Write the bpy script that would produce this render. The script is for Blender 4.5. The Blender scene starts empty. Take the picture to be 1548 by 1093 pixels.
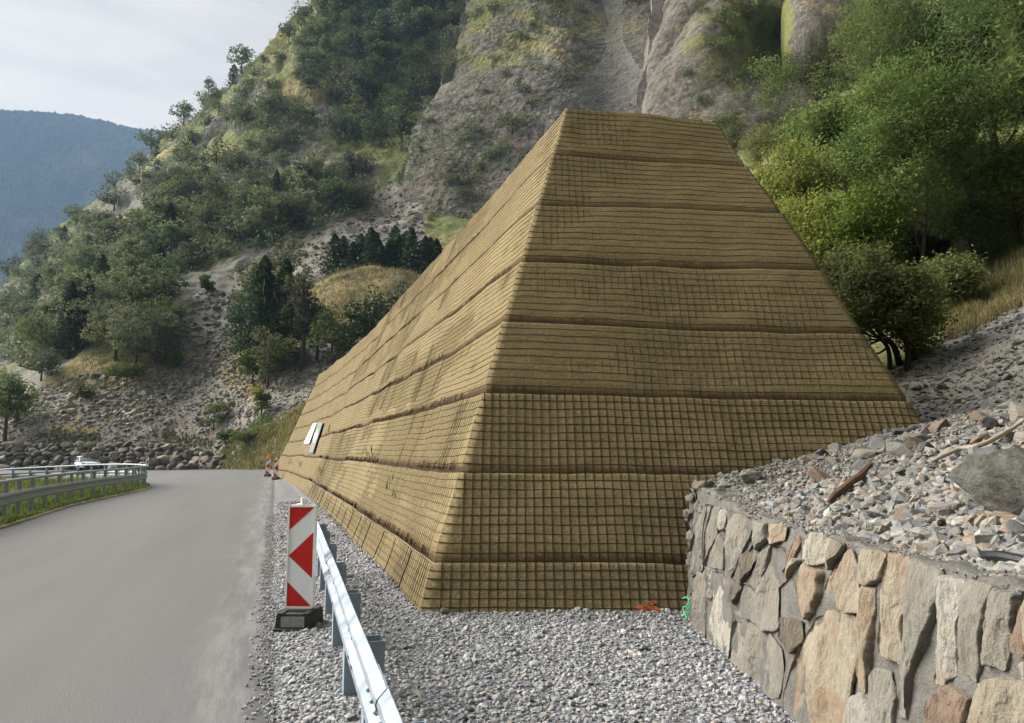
import bpy, math, random
import numpy as np
from mathutils import Vector
S = bpy.context.scene
C = S.collection
RS = np.random.RandomState(7)
random.seed(7)
# ------------------------------------------------------------------ camera frame (used to work out where things stand)
EYE = 1.75; FPX = 1100.0; TH = math.radians(6.95); CT, ST = math.cos(TH), math.sin(TH)
def ray(px, py):
    u = (px-774.0)/FPX; v = (546.5-py)/FPX
    return np.array([u, CT-v*ST, ST+v*CT])
def P(px, py, t): return np.array([0, 0, EYE]) + t*ray(px, py)
def G(px, py, z=0.0):
    r = ray(px, py); return P(px, py, (z-EYE)/r[2])
def project(v):
    v = np.asarray(v, float); y = v[..., 1]; z = v[..., 2]-EYE
    t = y*CT+z*ST; vv = -y*ST+z*CT
    t = np.where(np.abs(t) < 1e-6, 1e-6, t)
    return v[..., 0]/t*FPX+774, 546.5-vv/t*FPX, t
def sstep(x, a, b):
    k = np.clip((np.asarray(x, float)-a)/(b-a), 0, 1); return k*k*(3-2*k)
# ------------------------------------------------------------------ noise
def _h(ix, iy, iz):
    n = (ix.astype(np.int64)*374761393+iy.astype(np.int64)*668265263+iz.astype(np.int64)*2147483647) & 0xffffffff
    n = ((n ^ (n >> 13))*1274126177) & 0xffffffff
    n = (n ^ (n >> 16)) & 0xffffffff
    n = (n*2246822519) & 0xffffffff
    n = n ^ (n >> 15)
    return (n & 0xffffff)/float(0xffffff)*2-1
def vnoise(p):
    p = np.asarray(p, float); i = np.floor(p); f = p-i; f = f*f*f*(f*(f*6-15)+10)
    ix, iy, iz = i[..., 0], i[..., 1], i[..., 2]; fx, fy, fz = f[..., 0], f[..., 1], f[..., 2]
    def l(a, b, k): return a+(b-a)*k
    c = [[[_h(ix+a, iy+b, iz+d) for d in (0, 1)] for b in (0, 1)] for a in (0, 1)]
    return l(l(l(c[0][0][0], c[1][0][0], fx), l(c[0][1][0], c[1][1][0], fx), fy),
             l(l(c[0][0][1], c[1][0][1], fx), l(c[0][1][1], c[1][1][1], fx), fy), fz)
def fbm(p, o=4, g=0.5):
    p = np.asarray(p, float); a = 1; s = 0; r = 0
    for k in range(o):
        r = r+a*vnoise(p+17.3*k); s += a; a *= g; p = p*2.03
    return r/s
def ridged(p, o=4, g=0.55):
    p = np.asarray(p, float); a = 1; s = 0; r = 0
    for k in range(o):
        r = r+a*(1-2*np.abs(vnoise(p+11.7*k))); s += a; a *= g; p = p*2.07
    return r/s
# ------------------------------------------------------------------ mesh helpers
def link(o, parent=None):
    C.objects.link(o)
    if parent is not None: o.parent = parent
    return o
def mesh_np(name, V, F, mat=None, parent=None, smooth=False, attrs=None, uv=None, matidx=None):
    V = np.ascontiguousarray(V, dtype=np.float32)
    me = bpy.data.meshes.new(name)
    if isinstance(F, np.ndarray):
        n, k = F.shape
        me.vertices.add(len(V)); me.vertices.foreach_set('co', V.ravel())
        me.loops.add(n*k); me.loops.foreach_set('vertex_index', F.astype(np.int32).ravel())
        me.polygons.add(n); me.polygons.foreach_set('loop_start', np.arange(0, n*k, k, dtype=np.int32))
        me.polygons.foreach_set('loop_total', np.full(n, k, dtype=np.int32))
    else:
        me.from_pydata([tuple(map(float, v)) for v in V], [], [tuple(int(i) for i in f) for f in F])
    me.update(calc_edges=True); me.validate(clean_customdata=False)
    if mat is not None:
        for m in (mat if isinstance(mat, (list, tuple)) else [mat]): me.materials.append(m)
    np_ = len(me.polygons)
    me.polygons.foreach_set('use_smooth', np.full(np_, bool(smooth)))
    if matidx is not None: me.polygons.foreach_set('material_index', np.asarray(matidx, dtype=np.int32))
    for k, a in (attrs or {}).items():
        at = me.attributes.new(k, 'FLOAT', 'POINT'); at.data.foreach_set('value', np.asarray(a, dtype=np.float32).ravel())
    if uv is not None:
        l = me.uv_layers.new(name='UVMap'); idx = np.zeros(len(me.loops), dtype=np.int32); me.loops.foreach_get('vertex_index', idx)
        l.data.foreach_set('uv', np.asarray(uv, dtype=np.float32)[idx].ravel())
    me.update()
    return link(bpy.data.objects.new(name, me), parent)
def gridF(nr, nc):
    a = (np.arange(nr-1)[:, None]*nc+np.arange(nc-1)[None, :]).ravel()
    return np.stack([a, a+1, a+nc+1, a+nc], 1)
class MB:
    """gathers boxes, prisms and tubes that become one mesh"""
    def __init__(s): s.v = []; s.f = []; s.m = []
    def add(s, v, f, m=0):
        b = len(s.v); s.v += [tuple(map(float, q)) for q in v]; s.f += [tuple(int(i)+b for i in q) for q in f]; s.m += [m]*len(f)
        return s
    def box(s, x0, x1, y0, y1, z0, z1, m=0, bev=0.0):
        if bev > 0:
            a, b, c = (x0+x1)/2, (y0+y1)/2, (z0+z1)/2
            hx, hy, hz = (x1-x0)/2, (y1-y0)/2, (z1-z0)/2
            ring = lambda kx, ky: [(-hx+kx, -hy), (hx-kx, -hy), (hx, -hy+ky), (hx, hy-ky), (hx-kx, hy), (-hx+kx, hy), (-hx, hy-ky), (-hx, -hy+ky)]
            v = []
            for z, i in ((-hz, bev), (-hz+bev, 0), (hz-bev, 0), (hz, bev)):
                v += [(a+q[0]*(1-i/hx), b+q[1]*(1-i/hy), c+z) for q in ring(bev, bev)]
            f = [tuple(range(7, -1, -1)), tuple(range(24, 32))]
            for r in range(3):
                for k in range(8): f.append((r*8+k, r*8+(k+1) % 8, r*8+8+(k+1) % 8, r*8+8+k))
            return s.add(v, f, m)
        v = [(x0, y0, z0), (x1, y0, z0), (x1, y1, z0), (x0, y1, z0), (x0, y0, z1), (x1, y0, z1), (x1, y1, z1), (x0, y1, z1)]
        return s.add(v, [(3, 2, 1, 0), (4, 5, 6, 7), (0, 1, 5, 4), (1, 2, 6, 5), (2, 3, 7, 6), (3, 0, 4, 7)], m)
    def prism(s, poly, fn, d0, d1, m=0):
        n = len(poly); v = [fn(p[0], p[1], d0) for p in poly]+[fn(p[0], p[1], d1) for p in poly]
        return s.add(v, [tuple(range(n)), tuple(range(2*n-1, n-1, -1))]+[(i, (i+1) % n, n+(i+1) % n, n+i) for i in range(n)], m)
    def tube(s, pts, rad, n=6, m=0):
        v, f = tube_vf(pts, rad, n); return s.add(v, f, m)
    def xform(s, fn): s.v = [tuple(fn(q)) for q in s.v]; return s
    def build(s, name, mat, parent=None, smooth=False):
        o = mesh_np(name, np.array(s.v), s.f, mat, parent, smooth, matidx=s.m if isinstance(mat, (list, tuple)) else None); return o
def tube_vf(pts, rad, n=6, cap=True):
    pts = np.asarray(pts, float); k = len(pts); rad = np.broadcast_to(np.asarray(rad, float), (k,))
    d = np.gradient(pts, axis=0); d /= np.linalg.norm(d, axis=1, keepdims=True)+1e-9
    ref = np.array([0, 0, 1.0]) if abs(d[:, 2]).mean() < .8 else np.array([1.0, .13, 0])
    a = np.cross(d, ref); a /= np.linalg.norm(a, axis=1, keepdims=True)+1e-9; b = np.cross(d, a)
    th = np.arange(n)/n*2*math.pi
    V = (pts[:, None, :]+rad[:, None, None]*(np.cos(th)[None, :, None]*a[:, None, :]+np.sin(th)[None, :, None]*b[:, None, :])).reshape(-1, 3)
    F = [(i*n+j, i*n+(j+1) % n, i*n+n+(j+1) % n, i*n+n+j) for i in range(k-1) for j in range(n)]
    if cap and n > 2: F += [tuple(range(n-1, -1, -1)), tuple(range((k-1)*n, k*n))]
    return V, F
def tag(o, label=None, cat=None, group=None, kind=None):
    for k, v in (('label', label), ('category', cat), ('group', group), ('kind', kind)):
        if v: o[k] = v
    return o
def empty(name, loc, label, cat, group=None, rz=0.0):
    o = bpy.data.objects.new(name, None); C.objects.link(o); o.location = [float(q) for q in loc]; o.rotation_euler = (0, 0, rz); o.empty_display_size = .2
    return tag(o, label, cat, group)
CH = {}
def kids(o): return [c for c in bpy.data.objects if c.parent == o]
def copy_tree(o, parent=None, ch=None):
    c = o.copy(); C.objects.link(c); c.parent = parent
    for k in (ch if ch is not None else kids(o)): copy_tree(k, c)
    return c
# ------------------------------------------------------------------ material helpers
class NT:
    def __init__(s, name):
        s.m = bpy.data.materials.new(name); s.m.use_nodes = True; s.t = s.m.node_tree
        s.b = s.t.nodes['Principled BSDF']; s.b.inputs['Roughness'].default_value = .9; s.b.inputs['Specular IOR Level'].default_value = .3
    def put(s, sock, v):
        if hasattr(v, 'is_output') or isinstance(v, bpy.types.NodeSocket): s.t.links.new(v, sock)
        else:
            if isinstance(v, (tuple, list)) and len(v) == 3 and sock.type == 'RGBA': v = (*v, 1)
            sock.default_value = v
    def n(s, typ, out=0, ins=None, **kw):
        nd = s.t.nodes.new('ShaderNode'+typ)
        for k, v in kw.items(): setattr(nd, k, v)
        for k, v in (ins or {}).items(): s.put(nd.inputs[k], v)
        return nd.outputs[out]
    def pos(s): return s.n('NewGeometry', 'Position')
    def obj(s): return s.n('TexCoord', 'Object')
    def rnd(s): return s.n('ObjectInfo', 'Random')
    def at(s, nm): return s.n('Attribute', 'Fac', attribute_name=nm)
    def map(s, v, scale=(1, 1, 1), rot=(0, 0, 0)): return s.n('Mapping', 0, {'Vector': v, 'Scale': scale, 'Rotation': rot})
    def noise(s, v, sc, det=4, ro=.6, dist=0.0, out='Fac'): return s.n('TexNoise', out, {'Vector': v, 'Scale': sc, 'Detail': det, 'Roughness': ro, 'Distortion': dist})
    def voro(s, v, sc, out='Distance', feature='F1', rnd=1.0): return s.n('TexVoronoi', out, {'Vector': v, 'Scale': sc, 'Randomness': rnd}, feature=feature)
    def ramp(s, f, stops, interp='LINEAR'):
        nd = s.t.nodes.new('ShaderNodeValToRGB'); s.put(nd.inputs[0], f); cr = nd.color_ramp; cr.interpolation = interp
        while len(cr.elements) < len(stops): cr.elements.new(.5)
        for e, (p, c) in zip(cr.elements, stops):
            e.position = p; e.color = (c, c, c, 1) if isinstance(c, (int, float)) else (*c, 1)
        return nd.outputs[0]
    def mix(s, f, a, b, mode='MIX'):
        nd = s.t.nodes.new('ShaderNodeMix'); nd.data_type = 'RGBA'; nd.blend_type = mode
        s.put(nd.inputs[0], f); s.put(nd.inputs[6], a); s.put(nd.inputs[7], b); return nd.outputs[2]
    def math(s, op, a, b=0.0, c=0.0):
        nd = s.t.nodes.new('ShaderNodeMath'); nd.operation = op
        s.put(nd.inputs[0], a); s.put(nd.inputs[1], b)
        if op in ('MULTIPLY_ADD',): s.put(nd.inputs[2], c)
        return nd.outputs[0]
    def mr(s, v, a, b, c=0.0, d=1.0): return s.n('MapRange', 0, {0: v, 1: a, 2: b, 3: c, 4: d})
    def sep(s, v, ax): return s.n('SeparateXYZ', ax, {0: v})
    def bump(s, h, st=.5, d=.02, nrm=None):
        i = {'Height': h, 'Strength': st, 'Distance': d}
        if nrm is not None: i['Normal'] = nrm
        return s.n('Bump', 0, i)
    def fin(s, col, rough=None, nrm=None, metal=None, spec=None):
        s.put(s.b.inputs['Base Color'], col)
        for k, v in (('Roughness', rough), ('Normal', nrm), ('Metallic', metal), ('Specular IOR Level', spec)):
            if v is not None: s.put(s.b.inputs[k], v)
        return s.m
def plain(name, col, rough=.6, metal=0.0, var=.12, sc=12.0, bump=0.0):
    a = NT(name); o = a.obj(); nz = a.noise(o, sc, 5, .65)
    c = a.mix(a.mr(nz, .3, .7), tuple(q*(1-var) for q in col), tuple(min(1, q*(1+var)) for q in col))
    r = a.mr(nz, .3, .7, max(.02, rough-.1), min(1, rough+.1))
    return a.fin(c, r, a.bump(nz, bump, .01) if bump else None, metal)
# ------------------------------------------------------------------ materials
def leaf_mat(name, dark, mid, light, trans=.35):
    a = NT(name); t = a.at('tint'); r = a.rnd()
    c = a.ramp(t, [(0, dark), (.5, mid), (1, light)])
    hs = a.n('HueSaturation', 0, {'Hue': a.mr(r, 0, 1, .475, .525), 'Saturation': a.mr(a.math('FRACT', a.math('MULTIPLY', r, 7.3)), 0, 1, .8, 1.1), 'Value': a.mr(a.math('FRACT', a.math('MULTIPLY', r, 13.7)), 0, 1, .7, 1.3), 'Color': c})
    a.fin(hs, .75, spec=.08)
    tr = a.n('BsdfTranslucent', 0, {'Color': hs}); mx = a.n('MixShader', 0, {0: trans, 1: a.b.outputs[0], 2: tr})
    a.t.links.new(mx, a.t.nodes['Material Output'].inputs['Surface'])
    return a.m
MT = {}
MT['leaf_hill'] = leaf_mat('hill_foliage', (.06, .076, .036), (.112, .138, .064), (.19, .21, .095), .36)
MT['leaf_pine'] = leaf_mat('pine_foliage', (.026, .045, .024), (.055, .086, .042), (.1, .135, .06), .2)
MT['leaf_near'] = leaf_mat('ash_foliage', (0.056, 0.082, 0.020), (0.120, 0.164, 0.043), (0.216, 0.265, 0.076), .5)
MT['leaf_bush'] = leaf_mat('bush_foliage', (0.056, 0.078, 0.024), (0.120, 0.148, 0.047), (0.200, 0.222, 0.081), .48)
MT['leaf_yellow'] = leaf_mat('yellow_foliage', (0.064, 0.084, 0.018), (0.136, 0.175, 0.036), (0.240, 0.274, 0.072), .4)
MT['leaf_larch'] = leaf_mat('larch_foliage', (.05, .075, .024), (.11, .145, .043), (.18, .215, .07), .4)
MT['grass_dry'] = leaf_mat('dry_grass', (.12, .11, .035), (.24, .2, .07), (.38, .31, .13), .3)
MT['grass_green'] = leaf_mat('green_grass', (0.051, 0.074, 0.016), (0.111, 0.141, 0.032), (0.204, 0.222, 0.063), .35)
MT['bark'] = plain('bark', (.085, .068, .052), .95, 0, .4, 6, .6)
MT['bark_dark'] = plain('dark_bark', (.03, .024, .019), .95, 0, .4, 6, .6)
MT['bark_pale'] = plain('pale_bark', (.2, .18, .16), .9, 0, .35, 6, .4)

# --- asphalt
a = NT('asphalt'); p = a.pos(); q = a.n('VectorRotate', 0, {'Vector': p, 'Angle': math.atan(.3245)}, rotation_type='Z_AXIS')   # y runs along the road
q = a.map(p, (1, 1, 1), (0, 0, -math.atan(.3245)))
st = a.noise(a.map(q, (1.3, .07, 1)), 1.6, 4, .6); blot = a.noise(a.map(q, (1, .12, 1)), .7, 5, .6); fine = a.noise(p, 60, 3, .7); vf = a.voro(p, 130)
off = a.n('VectorMath', 1, {0: p, 1: (1, .3245, 0)}, operation='DOT_PRODUCT')       # metres left (-) of the right edge
wob = a.mr(a.noise(p, 1.1, 4, .6), .3, .7, -.16, .16); offw = a.math('ADD', off, wob)
c = a.mix(a.mr(st, .35, .65), (0.056, 0.057, 0.059), (0.075, 0.075, 0.079))
c = a.mix(a.mr(blot, .35, .68), c, (0.087, 0.087, 0.091))
c = a.mix(a.math('MULTIPLY', a.mr(fine, .35, .7), .5), c, (.2, .197, .195))
dust = a.math('MULTIPLY', a.mr(offw, -.75, -.3), a.mr(a.noise(a.map(q, (1.8, .22, 1)), 2.2, 6, .75), .42, .62))
c = a.mix(a.math('MULTIPLY', dust, .38), c, (.27, .268, .266))
edge = a.mr(a.math('ADD', off, a.mr(a.noise(p, 3.0, 3, .6), .3, .7, -.08, .08)), -.12, -.02)
c = a.mix(a.math('MULTIPLY', edge, .75), c, (.055, .054, .055))
tyre = a.math('MULTIPLY', a.mr(a.math('ABSOLUTE', a.math('ADD', off, 2.0)), .5, .0), a.mr(st, .4, .7))
c = a.mix(a.math('MULTIPLY', tyre, .45), c, (.085, .084, .086))
MT['asphalt'] = a.fin(c, a.mr(fine, .3, .7, .78, .95), a.bump(a.math('ADD', fine, vf), .35, .006))

# --- gravel base and pebbles
def gravel_ramp(a, f): return a.ramp(f, [(0, (0.101, 0.108, 0.128)), (.22, (0.184, 0.194, 0.217)), (.45, (0.265, 0.275, 0.295)), (.62, (0.199, 0.213, 0.244)), (.78, (0.340, 0.343, 0.350)), (.9, (0.290, 0.249, 0.211)), (1, (0.500, 0.508, 0.521))])
a = NT('gravel'); p = a.pos()
vc = a.voro(p, 24, 'Color'); vd = a.voro(p, 24); c = gravel_ramp(a, a.sep(vc, 0)); c = a.mix(a.mr(vd, .4, .7), c, (.09, .09, .092))
big = a.noise(p, .8, 4, .6); c = a.mix(a.math('MULTIPLY', a.mr(big, .5, .7), .4), c, (.24, .235, .225))
MT['gravel'] = a.fin(c, .9, a.bump(a.mr(vd, .6, .0), 1.0, .03))
a = NT('pebble'); c = gravel_ramp(a, a.at('tint')); n_ = a.noise(a.pos(), 90, 3, .6)
MT['pebble'] = a.fin(a.mix(a.mr(n_, .3, .7), c, a.mix(.35, c, (.38, .37, .36))), .85)
def rock_ramp(a, f): return a.ramp(f, [(0, (0.097, 0.100, 0.105)), (.2, (0.162, 0.164, 0.162)), (.42, (0.243, 0.243, 0.236)), (.6, (0.194, 0.196, 0.197)), (.74, (0.284, 0.259, 0.214)), (.86, (0.251, 0.171, 0.113)), (1, (0.373, 0.373, 0.358))])
def rock_mat(name, ramp, f_src, sc, dim=1.0, lay=True):
    a = NT(name); f = a.at('tint') if f_src == 'tint' else a.rnd()
    o = a.pos() if f_src == 'tint' else a.obj()
    c = ramp(a, f); n1 = a.noise(o, sc, 6, .7); n2 = a.noise(a.map(o, (1, 1, 5), (.3, .2, 0)), sc*1.3, 5, .65)
    c = a.mix(a.mr(n1, .32, .72), a.mix(.55, c, (.05, .05, .047)), c)
    c = a.mix(a.math('MULTIPLY', a.mr(n2, .5, .75), .45), c, (.4, .385, .36))
    if dim != 1: c = a.mix(1.0, c, (dim, dim, dim), 'MULTIPLY')
    return a.fin(c, .88, a.bump(a.math('ADD', n1, n2), .7, .25/sc))
MT['rock'] = rock_mat('rubble_rock', rock_ramp, 'rnd', 9)
MT['rock_stuff'] = rock_mat('rubble_scatter', rock_ramp, 'tint', 14)
def scree_ramp(a, f): return a.ramp(f, [(0, (0.127, 0.118, 0.106)), (.35, (0.222, 0.204, 0.179)), (.6, (0.292, 0.267, 0.229)), (.8, (0.343, 0.288, 0.213)), (1, (0.534, 0.492, 0.420))])
MT['scree_stuff'] = rock_mat('scree_scatter', scree_ramp, 'tint', 2.5)
MT['far_boulder'] = rock_mat('far_boulder', scree_ramp, 'rnd', 2.2, .85)
a = NT('dark_boulder'); o = a.obj(); n1 = a.noise(o, 4, 7, .72); n2 = a.noise(a.map(o, (1, 1, 4), (.5, .3, .2)), 6, 6, .7)
c = a.ramp(n1, [(.3, (.03, .032, .028)), (.5, (.095, .097, .086)), (.68, (.16, .156, .135)), (.8, (.23, .21, .17))])
c = a.mix(a.mr(n2, .5, .75, 0, .5), c, (.16, .145, .115))
MT['dark_boulder'] = a.fin(c, .85, a.bump(a.math('ADD', n1, n2), .9, .05))

# --- retaining wall stones: the colour of each stone differs
def stone_mat(name, A, B, Cc):
    a = NT(name); o = a.pos(); r = a.rnd()
    n1 = a.noise(a.map(o, (1, 1, .45), (0.25, 0, 0)), 9, 7, .72, .4); n2 = a.noise(a.map(o, (1, 1, .38), (.25, 0, 0)), 34, 6, .75); n3 = a.noise(o, 3.1, 4, .6, .5); n4 = a.noise(o, 110, 4, .7)
    crk = a.voro(a.map(o, (1, 1, .5), (.3, 0, 0)), 9, 'Distance', 'DISTANCE_TO_EDGE')
    c = a.mix(a.mr(n1, .33, .67), A, B); c = a.mix(a.mr(n3, .47, .68), c, Cc)
    c = a.mix(a.math('MULTIPLY', a.mr(n2, .48, .33), .6), c, (.09, .08, .066))
    c = a.mix(a.math('MULTIPLY', a.mr(n2, .58, .75), .5), c, (.4, .375, .32))
    c = a.mix(a.mr(r, 0, 1, 0, .25), c, (.14, .13, .115))
    return a.fin(c, .88, a.bump(a.math('ADD', a.math('ADD', n1, n2), a.math('MULTIPLY', n4, .3)), 1.0, .028))
MT['stone_grey'] = stone_mat('grey_stone', (0.175, 0.165, 0.142), (0.289, 0.274, 0.238), (0.228, 0.203, 0.160))
MT['stone_tan'] = stone_mat('tan_stone', (0.240, 0.208, 0.154), (0.363, 0.326, 0.254), (0.256, 0.186, 0.123))
MT['stone_orange'] = stone_mat('orange_stone', (0.265, 0.218, 0.159), (0.367, 0.320, 0.245), (0.291, 0.197, 0.134))
MT['stone_rust'] = stone_mat('rust_stone', (0.154, 0.109, 0.079), (0.254, 0.177, 0.130), (0.229, 0.189, 0.150))
MT['stone_pale'] = stone_mat('pale_stone', (0.291, 0.278, 0.245), (0.413, 0.397, 0.349), (0.327, 0.269, 0.201))
MT['stone_brown'] = stone_mat('brown_stone', (0.074, 0.062, 0.048), (0.167, 0.144, 0.110), (0.104, 0.082, 0.061))
a = NT('mortar'); p = a.pos(); n1 = a.noise(p, 7, 6, .7); n2 = a.noise(p, 70, 4, .7)
c = a.mix(a.mr(n1, .35, .68), (0.109, 0.104, 0.094), (0.191, 0.184, 0.170)); c = a.mix(a.mr(n2, .55, .8, 0, .5), c, (0.231, 0.224, 0.209))
MT['mortar'] = a.fin(c, .93, a.bump(a.math('ADD', n1, n2), .9, .03))

# --- coir matting and the mesh on the embankment
a = NT('coir_matting'); uv = a.n('UVMap', 0, None, uv_map='UVMap'); lay = a.at('lay'); p = a.pos()
big = a.noise(p, .55, 5, .6); mid = a.noise(a.map(uv, (1, 3, 1)), 5, 5, .65); fib = a.noise(a.map(uv, (1, 1, 1), (0, 0, .5)), 95, 3, .75); wv = a.noise(a.map(uv, (1, 2.5, 1)), 45, 3, .6)
c = a.mix(a.mr(big, .33, .67), (0.141, 0.113, 0.060), (0.195, 0.158, 0.084))
c = a.mix(a.mr(mid, .35, .7, 0, .55), c, (0.276, 0.220, 0.121))
c = a.mix(a.mr(fib, .5, .78, 0, .6), c, (.44, .35, .19)); c = a.mix(a.mr(fib, .5, .25, 0, .7), c, (.07, .045, .017))
spk1 = a.noise(a.map(uv, (1, 1, 1), (0, 0, .7)), 26, 4, .8); hat = a.n('TexWave', 'Fac', {'Vector': a.map(uv, (1, 1, 1), (0, 0, .6)), 'Scale': 16.0, 'Distortion': 3.0, 'Detail': 3.0, 'Detail Scale': 3.0})
c = a.mix(a.mr(spk1, .5, .3, 0, .62), c, (.075, .052, .023)); c = a.mix(a.mr(spk1, .55, .72, 0, .6), c, (.42, .345, .2)); c = a.mix(a.math('MULTIPLY', a.mr(hat, .35, .1), .3), c, (.085, .06, .027))
pan = a.noise(a.map(uv, (.35, .001, 1)), 1.0, 2, .5); c = a.mix(a.mr(pan, .55, .62, 0, .16), c, (.15, .1, .05))
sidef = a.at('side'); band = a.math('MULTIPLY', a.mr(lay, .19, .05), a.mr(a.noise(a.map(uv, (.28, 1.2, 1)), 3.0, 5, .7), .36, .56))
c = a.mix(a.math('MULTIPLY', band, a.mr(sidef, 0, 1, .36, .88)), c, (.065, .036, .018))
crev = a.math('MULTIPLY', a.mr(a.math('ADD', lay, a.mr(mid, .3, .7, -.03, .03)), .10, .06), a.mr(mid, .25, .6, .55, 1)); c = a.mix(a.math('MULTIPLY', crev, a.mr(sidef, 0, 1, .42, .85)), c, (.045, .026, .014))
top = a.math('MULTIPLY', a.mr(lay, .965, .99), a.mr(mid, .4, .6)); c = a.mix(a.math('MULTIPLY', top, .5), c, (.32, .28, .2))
spk = a.voro(uv, 3.1); c = a.mix(a.mr(spk, .016, .010), c, (.5, .48, .42))
c = a.mix(a.mr(spk, .016, .010), c, (.5, .48, .42))
gx = a.math('ABSOLUTE', a.math('SUBTRACT', a.math('FRACT', a.math('MULTIPLY', a.sep(uv, 0), 10)), .5)); 
gz = a.math('ABSOLUTE', a.math('SUBTRACT', a.math('FRACT', a.math('MULTIPLY', lay, 10)), .5))
gxw = a.mr(a.sep(uv, 1), 2.3, 3.6, .5, .08); h = a.math('ADD', a.math('MULTIPLY', a.mr(gx, .5, .25), gxw), a.math('MULTIPLY', a.mr(gz, .5, .3), .3)); h = a.math('ADD', h, a.math('MULTIPLY', wv, 1.1)); h = a.math('ADD', h, a.math('MULTIPLY', spk1, 1.3))
MT['coir'] = a.fin(c, .97, a.bump(h, .8, .011), spec=.1)
MT['rust_wire'] = plain('rust_wire', (.05, .03, .016), .85, .2, .5, 9)
MT['rust_wire_up'] = plain('rust_wire_thin', (.06, .037, .019), .85, .2, .5, 9)
MT['fill'] = plain('earth_fill', (.15, .13, .1), .95, 0, .3, 3, .5)

# --- metal, plastic, paint
a = NT('galvanised_new'); o = a.pos(); v = a.voro(a.map(o, (1, 1, 1)), 38, 'Color'); n1 = a.noise(o, 4, 5, .65); n2 = a.noise(a.map(o, (9, 1, 9)), 2.2, 5, .7)
c = a.mix(a.sep(v, 0), (0.288, 0.342, 0.416), (0.338, 0.395, 0.464)); c = a.mix(a.mr(n1, .45, .7, 0, .35), c, (0.396, 0.456, 0.520)); c = a.mix(a.mr(n2, .62, .72, 0, .45), c, (0.302, 0.357, 0.424))
MT['zinc'] = a.fin(c, a.mr(n1, .3, .7, .3, .45), None, .8)
MT['zinc_dull'] = plain('weathered_zinc', (.27, .31, .34), .6, .25, .18, 8)
MT['zinc_post'] = plain('post_zinc', (.22, .275, .34), .6, .3, .15, 8)
MT['red'] = plain('red_sheeting', (.52, .02, .016), .4, 0, .08, 20)
MT['white'] = plain('white_sheeting', (.77, .79, .83), .4, 0, .04, 20)
MT['white_plastic'] = plain('white_plastic', (.8, .8, .8), .5, 0, .07, 9)
MT['rubber'] = plain('recycled_rubber', (.035, .035, .036), .8, 0, .3, 40, .4)
MT['rubber_grey'] = plain('grey_plate', (.21, .21, .2), .75, 0, .3, 25, .3)
MT['amber'] = plain('amber_lens', (.75, .32, .02), .25, 0, .08, 9)
MT['car_white'] = plain('car_paint', (.74, .76, .78), .22, 0, .03, 3)
a = NT('car_glass'); MT['glass'] = a.fin((.16, .19, .2), .12, spec=.6)  # light grey base stands in for sky reflected in the panes
MT['lamp_glass'] = plain('lamp_glass', (.62, .65, .68), .15, .3, .1, 20)
MT['black'] = plain('black_plastic', (.012, .012, .013), .5, 0, .2, 20)
MT['tyre'] = plain('tyre_rubber', (.016, .016, .016), .8, 0, .2, 20)
MT['alloy'] = plain('alloy', (.45, .46, .48), .35, .8, .1, 20)
MT['board_white'] = plain('board_white', (.8, .82, .84), .4, 0, .03, 8)
MT['board_green'] = plain('board_green', (0.095, 0.135, 0.117), .5, 0, .1, 3)
MT['board_grey'] = plain('board_grey', (0.122, 0.126, 0.140), .5, 0, .15, 3)
MT['board_blue'] = plain('board_blue', (.16, .2, .45), .5, 0, .1, 3)
MT['board_orange'] = plain('board_orange', (.6, .38, .16), .5, 0, .1, 3)
MT['spray_green'] = plain('spray_green', (.09, .45, .22), .6, 0, .3, 60)
MT['spray_orange'] = plain('spray_orange', (.42, .13, .05), .8, 0, .4, 60)
MT['wood_dark'] = plain('broken_wood', (.1, .062, .04), .95, 0, .45, 9, .7)
MT['wood_pale'] = plain('bleached_wood', (.27, .225, .175), .95, 0, .3, 9, .5)

# --- terrain: what covers each spot comes from the attributes rock / grass / dry / bare of the mesh
def terrain_mat(name, sc=1.0, rockA=(.14, .133, .122), rockB=(.27, .257, .235), streak=(.6, .6, 2.0), rust=.25, srot=(0, 0, 0), bst=.7):
    a = NT(name); p = a.pos()
    n1 = a.noise(p, .11*sc, 7, .68); n2 = a.noise(a.map(p, streak, srot), .45*sc, 7, .7, .6); n3 = a.noise(p, 1.5*sc, 5, .7); v = a.voro(a.map(p, (1, 1, 1.4)), .9*sc)
    rk = a.mix(a.mr(n2, .36, .66), rockA, rockB); rk = a.mix(a.mr(n3, .52, .75, 0, .6), rk, (.26, .245, .222)); rk = a.mix(a.mr(n1, .55, .7, 0, rust), rk, (.2, .14, .1))
    rk = a.mix(a.mr(n3, .44, .28, 0, .7), rk, (.06, .058, .054))
    gr = a.mix(a.mr(n3, .35, .7), (.08, .095, .033), (.17, .18, .066)); gr = a.mix(a.mr(n1, .45, .65, 0, .5), gr, (.21, .19, .085))
    dr = a.mix(a.mr(n3, .35, .7), (.19, .155, .075), (.34, .28, .145)); dr = a.mix(a.mr(n2, .5, .7, 0, .5), dr, (.13, .12, .05))
    ba = a.mix(a.mr(a.noise(p, 3.2*sc, 6, .75), .33, .68), (.125, .118, .108), (.28, .262, .238)); ba = a.mix(a.mr(n1, .45, .65, 0, .5), ba, (.29, .25, .2))
    def m(at, lo=.35, hi=.65): return a.mr(a.math('ADD', a.at(at), a.mr(n3, .3, .7, -.28, .28)), lo, hi)
    c = a.mix(m('bare'), rk, ba); c = a.mix(m('grass'), c, gr); c = a.mix(m('dry'), c, dr)
    return a.fin(c, .95, a.bump(a.math('ADD', n2, a.math('MULTIPLY', n3, .6)), bst, .5/sc), spec=.1)
MT['hill'] = terrain_mat('mountainside', .8, (.085, .08, .072), (.175, .165, .148))
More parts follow.
